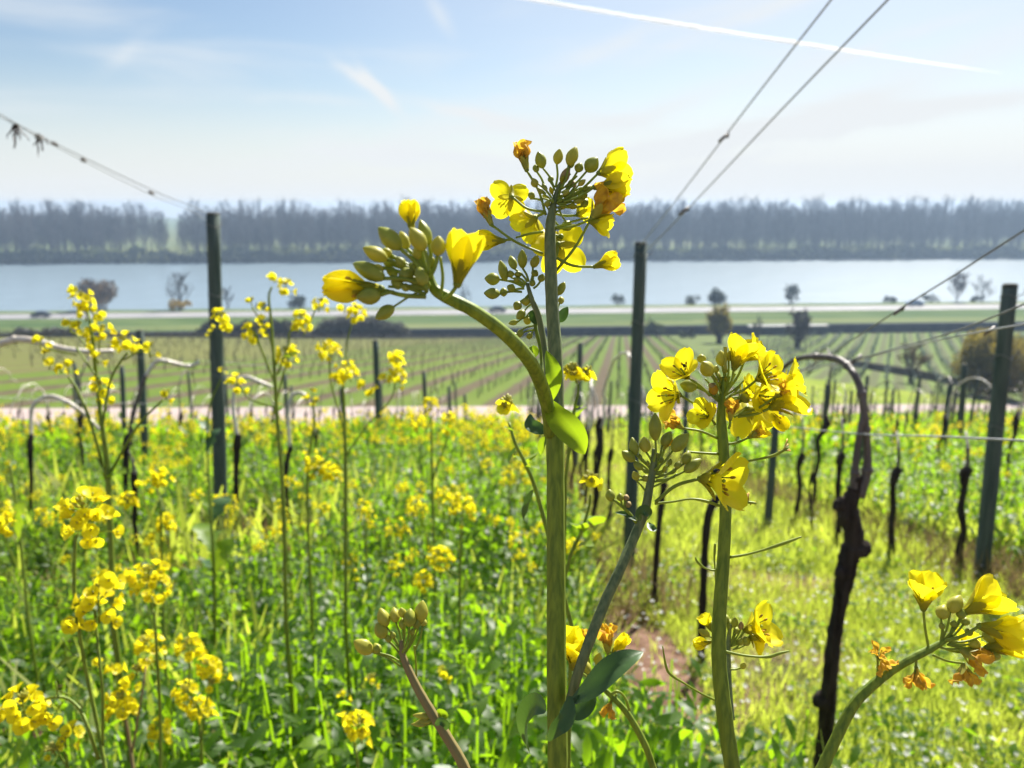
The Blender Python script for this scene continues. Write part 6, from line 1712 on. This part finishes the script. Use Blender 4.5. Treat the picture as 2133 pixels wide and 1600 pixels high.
    h.pod([t(355, 1002), t(385, 1002), t(410, 995), t(425, 990)], Z + .01, 4); h.bud(t(425, 995), t(440, 960), 14, Z + .01, None, 'budy'); h.pod([t(265, 1190), t(180, 1150), t(80, 1090), t(0, 1040), t(-35, 990), t(-58, 860)], Z + .01, 5)
    h.pod([t(270, 520), t(262, 420), t(256, 330), t(258, 290), t(260, 240)], Z + .02, 4.5)
    # the cluster behind this stalk
    Z = .47
    h.stem([(1524, 1500, .45, 13), (1518, 1420, .46, 12), (1517, 1340, .47, 10), (1522, 1300, .47, 6)], 'rear_branch', 'stemb', 10)
    B = lambda b, e, w_, f=None, k='bud': h.bud(t(*b), t(*e), w_ / 2.909, Z, t(*f) if f else None, k, 3.5)
    B((350, 760), (345, 690), 50, (345, 850)); B((378, 745), (382, 685), 46, (350, 850)); B((330, 720), (325, 665), 44, (340, 850)); B((385, 785), (395, 745), 40, (350, 850)); B((450, 850), (445, 808), 60, (370, 880)); B((410, 850), (425, 815), 46, (370, 880)); B((415, 760), (420, 712), 36, (355, 850), 'budf')
    B((240, 770), (238, 708), 40, (330, 880)); B((225, 800), (160, 760), 46, (330, 890), 'budy')
    h.flower(t(440, 765), (.72, -.38, .5), 68, 54, Z, t(355, 860), 'open', roll=.4); h.flower(t(230, 760), (-.5, -1, -.1), 30, 30, Z, t(330, 880), 'open', roll=.4); h.flower(t(240, 835), (-1, .1, .1), 34, 10, Z, t(330, 880), 'open', roll=.2); h.flower(t(470, 800), (.6, .3, .3), 40, 50, Z, t(355, 860), 'open', roll=.1)
    # ---------------------------------------------------------------- right-hand arching stalk
    h = Hero('rape stalk arching to the right at the lower right, shedding withered orange florets', (1720, 1600), .42)
    h.stem([t(850, 1720) + (.42, 23), t(915, 1590) + (.42, 23), t(970, 1470) + (.42, 22), t(1060, 1285) + (.42, 21), t(1130, 1180) + (.42, 20), t(1230, 1085) + (.42, 19), t(1340, 1000) + (.42, 18), t(1460, 930) + (.42, 17), t(1560, 880) + (.42, 15), t(1640, 835) + (.42, 11), t(1700, 795) + (.42, 7)], down=True)
    Z = .42
    B = lambda b, e, w_, f=None, k='bud', dz=0.: h.bud(t(*b), t(*e), w_ / 2.909, Z + dz, t(*f) if f else None, k, 4.5)
    F = lambda b, ax, L_, op, f=None, k='open', dz=0., **kw: h.flower(t(*b), ax, L_, op, Z + dz, t(*f) if f else None, k, **kw)
    F((1522, 638), (-.02, -1, .25), 70, 34, (1556, 882), roll=.75, sag=-.02); F((1770, 655), (.75, -.55, .25), 84, 30, (1640, 830), roll=.4, pw=6); F((1860, 740), (.9, .12, .35), 78, 34, (1660, 830), roll=.9, dz=-.005, pw=6)
    F((1900, 872), (.85, -.25, .2), 66, 30, (1670, 850), roll=.3, pw=6); F((1745, 880), (.6, .35, .3), 54, 34, (1600, 860), 'wilt', roll=.5); F((1765, 965), (.02, 1, .2), 44, 46, (1580, 915), 'wilt', roll=.1); F((1760, 900), (.5, -.6, -.3), 44, 44, (1620, 860), dz=.008)
    B((1685, 655), (1748, 552), 92, (1630, 830), 'budy'); B((1630, 695), (1652, 608), 84, (1625, 840), 'budy'); B((1745, 690), (1760, 640), 62, (1650, 830)); B((1765, 730), (1790, 690), 56, (1655, 830)); B((1700, 745), (1715, 705), 50, (1650, 830)); B((1880, 800), (1990, 790), 100, (1680, 840)); B((1890, 900), (1990, 925), 92, (1680, 850)); B((1780, 790), (1820, 760), 56, (1670, 830)); B((1640, 760), (1628, 715), 40, (1640, 830)); B((1800, 850), (1870, 845), 66, (1680, 845), 'budy')
    F((1244, 930), (.0, -.75, .4), 30, 60, (1243, 1072), 'wilt', roll=.2, sag=.02, sepals=False); F((1478, 985), (.1, 1, .2), 42, 40, (1432, 945), 'wilt', roll=.2, sag=-.5, sepals=False); F((1250, 925), (.4, .6, .5), 34, 50, None, 'wilt', roll=.9, sepals=False); F((1475, 1010), (-.3, 1, .3), 34, 55, None, 'wilt', roll=.9, sepals=False)
    # ---------------------------------------------------------------- lower left bud stalk
    h = Hero('reddish rape stalk low in the centre carrying a tight cluster of pale green buds', (960, 1600), .46)
    t = tz(640, 1150, 2.666); Z = .46
    h.stem([t(900, 1260) + (.46, 23), t(850, 1150) + (.46, 22), t(760, 1000) + (.46, 21), t(690, 890) + (.46, 20), t(620, 770) + (.46, 18), t(565, 660) + (.46, 16), t(530, 570) + (.46, 13), t(522, 490) + (.46, 7)], mat='stemr', down=True)
    B = lambda b, e, w_, f=None, k='bud', dz=0.: h.bud(t(*b), t(*e), w_ / 2.666, Z + dz, t(*f) if f else None, k, 4.0)
    B((440, 415), (405, 310), 76, (525, 570), 'budy'); B((492, 390), (480, 306), 64, (525, 560), 'budy'); B((568, 415), (572, 312), 76, (528, 560), dz=-.004); B((625, 390), (642, 268), 80, (530, 580), 'budy'); B((430, 475), (385, 395), 80, (522, 580), 'budy'); B((360, 555), (260, 492), 92, (520, 635), 'budy'); B((530, 430), (528, 365), 44, (528, 560)); B((600, 420), (615, 370), 50, (530, 580)); B((535, 360), (520, 310), 50, (527, 540), 'budy'); B((455, 500), (445, 460), 40, (522, 580)); B((395, 560), (375, 505), 60, (520, 610)); B((580, 460), (586, 425), 36, (530, 570)); B((480, 480), (470, 440), 36, (524, 570)); B((640, 410), (652, 370), 44, (600, 540), 'budy')
    h.pod([t(605, 690), t(604, 620), t(598, 560), t(596, 520)], Z + .004, 4.5)
    B((690, 915), (585, 905), 40, (710, 925), 'budy'); B((690, 940), (600, 945), 40, (710, 945), 'budy'); B((670, 935), (640, 905), 44, (710, 930), 'budy'); B((660, 960), (575, 955), 30, (710, 955), 'budy')
    h.leaf([t(710, 960) + (.455,), t(740, 940) + (.45,), t(770, 960) + (.452,), t(770, 990) + (.455,)], 16, 'leafb', (0, -.4, .8)); h.leaf([t(715, 930) + (.46,), t(735, 890) + (.462,), t(765, 905) + (.46,), t(755, 935) + (.458,)], 18, 'leafl', (0, 0, 1))
    # ---------------------------------------------------------------- small stalk low behind the main stalk
    h = Hero('small rape stalk low behind the main stalk, bending over with a withered orange floret', (1350, 1600), .50)
    Z = .50
    h.stem([t(1950, 1290) + (.50, 14), t(1915, 1180) + (.50, 14), t(1870, 1060) + (.50, 14), t(1780, 900) + (.50, 13), t(1700, 810) + (.50, 12), t(1640, 755) + (.50, 11), t(1560, 690) + (.50, 9), t(1500, 650) + (.50, 6)], mat='stem', down=True)
    F = lambda b, ax, L_, op, f=None, k='open', dz=0., **kw: h.flower(t(*b), ax, L_, op, Z + dz, t(*f) if f else None, k, **kw)
    F((1490, 640), (-.25, -1, .25), 74, 26, (1560, 690), roll=.3); F((1470, 650), (.2, -1, .3), 60, 30, (1550, 690), roll=.8, dz=-.004); F((1670, 560), (-.1, -1, .2), 54, 18, (1620, 730), 'wilt', roll=.3); F((1690, 560), (.65, -.75, .1), 44, 8, None, 'open', roll=.2, sepals=False); F((1540, 520), (-.1, -1, .1), 30, 20, (1570, 690), 'wilt', dz=.006)
    F((1690, 820), (-.3, .8, .2), 34, 34, (1720, 790), 'wilt', roll=.3, sepals=False)
    h.pod([t(1790, 880), t(1770, 820), t(1745, 785), t(1715, 775), t(1690, 790)], Z - .004, 6)
    h.bud(t(1560, 680), t(1545, 600), 20, Z, t(1580, 700), 'bud'); h.bud(t(1605, 620), t(1625, 560), 18, Z, t(1590, 700), 'budy')

def build_low_leaves():
    """broad leaves of young rape rosettes right below the picture's lower edge"""
    rng = random.Random(55)
    labs = [((1040, 1540), .85, 5, .085, 'leafl', 'bright lobed rape rosette at the bottom beside the main stalk'), ((1235, 1600), .62, 4, .075, 'leafb', 'dark broad leaved rape rosette at the bottom right of the main stalk'),
            ((560, 1600), 1.05, 6, .085, 'leafl', 'broad leaved rape rosette at the bottom between the left heads and the pink bud stalk'), ((420, 1610), 1.1, 5, .08, 'leafb', 'blue green rape rosette at the bottom below the five yellow clusters'),
            ((60, 1600), 1.15, 5, .085, 'leafl', 'broad leaved rape rosette in the bottom left corner'), ((880, 1560), 1.15, 6, .08, 'leafb', 'blue green rape rosette at the bottom behind the pink bud stalk'),
            ((1330, 1530), 1.5, 4, .07, 'leafb', 'small blue green rape rosette on the bare soil right of the main stalk'), ((690, 1480), 1.35, 6, .085, 'leafl', 'light green rape rosette in the middle of the lower left leaves')]
    for (x, y), Z, n, L_, mat, lab in labs:
        p = P(x, y, Z); root = Vector((p.x, p.y, zgf(p.x, p.y)))
        t = thing('rape_rosette', lab, 'plant', root)
        mb = MB(); top = Vector((p.x, p.y, p.z - .05)); mb.tube([root + Vector((0, 0, -.02)), root.lerp(top, .5), top], [.006, .0055, .004], 8); mb.build('stem', [MT['stem']], t)
        for k in range(n + 3):
            a = k * 2.4 + rng.uniform(-.3, .3); lm = MB()
            plant_leaf(lm, root.lerp(top, rng.uniform(.35, 1)), Vector((math.cos(a), math.sin(a), rng.uniform(.3, 1.3))), L_ * rng.uniform(.75, 1.15), rng); lm.build('leaf', [MT[mat]], t)
    # one purple dead-nettle
    p = G(790, 1590); t = thing('dead_nettle', 'small purple dead-nettle flowering among the leaves at the bottom', 'flower', p)
    mb = MB(); mb.tube([p, p + Vector((.005, 0, .12)), p + Vector((.0, 0, .22))], .0022, 6); mb.build('stem', [MT['stemr']], t)
    for k in range(5):
        mb = MB(); a = k * 1.26; d = Vector((math.cos(a), math.sin(a), .6)).normalized(); q = p + Vector((0, 0, .20 + .006 * (k % 3))); petal_patch(mb, q, d, Vector((0, 0, 1)), .018, .5, .8, 0); petal_patch(mb, q, d, Vector((0, 0, -1)), .014, .7, .8, 0); mb.build('floret', [MT['purple']], t)
    mb = MB()
    for k in range(6):
        a = k * 1.05; plant_leaf(mb, p + Vector((0, 0, .10 + .015 * k)), Vector((math.cos(a), math.sin(a), .3)), .03, rng)
    mb.build('leaves', [MT['leafb']], t)

build_setting()
build_far_side()
build_middle_distance()
build_contrail()
build_posts()
build_vines()
build_wires()
build_cover()
build_rape_field()
build_mid_plants()
build_low_leaves()
build_heroes()
build_haze()
bpy.context.view_layer.update()
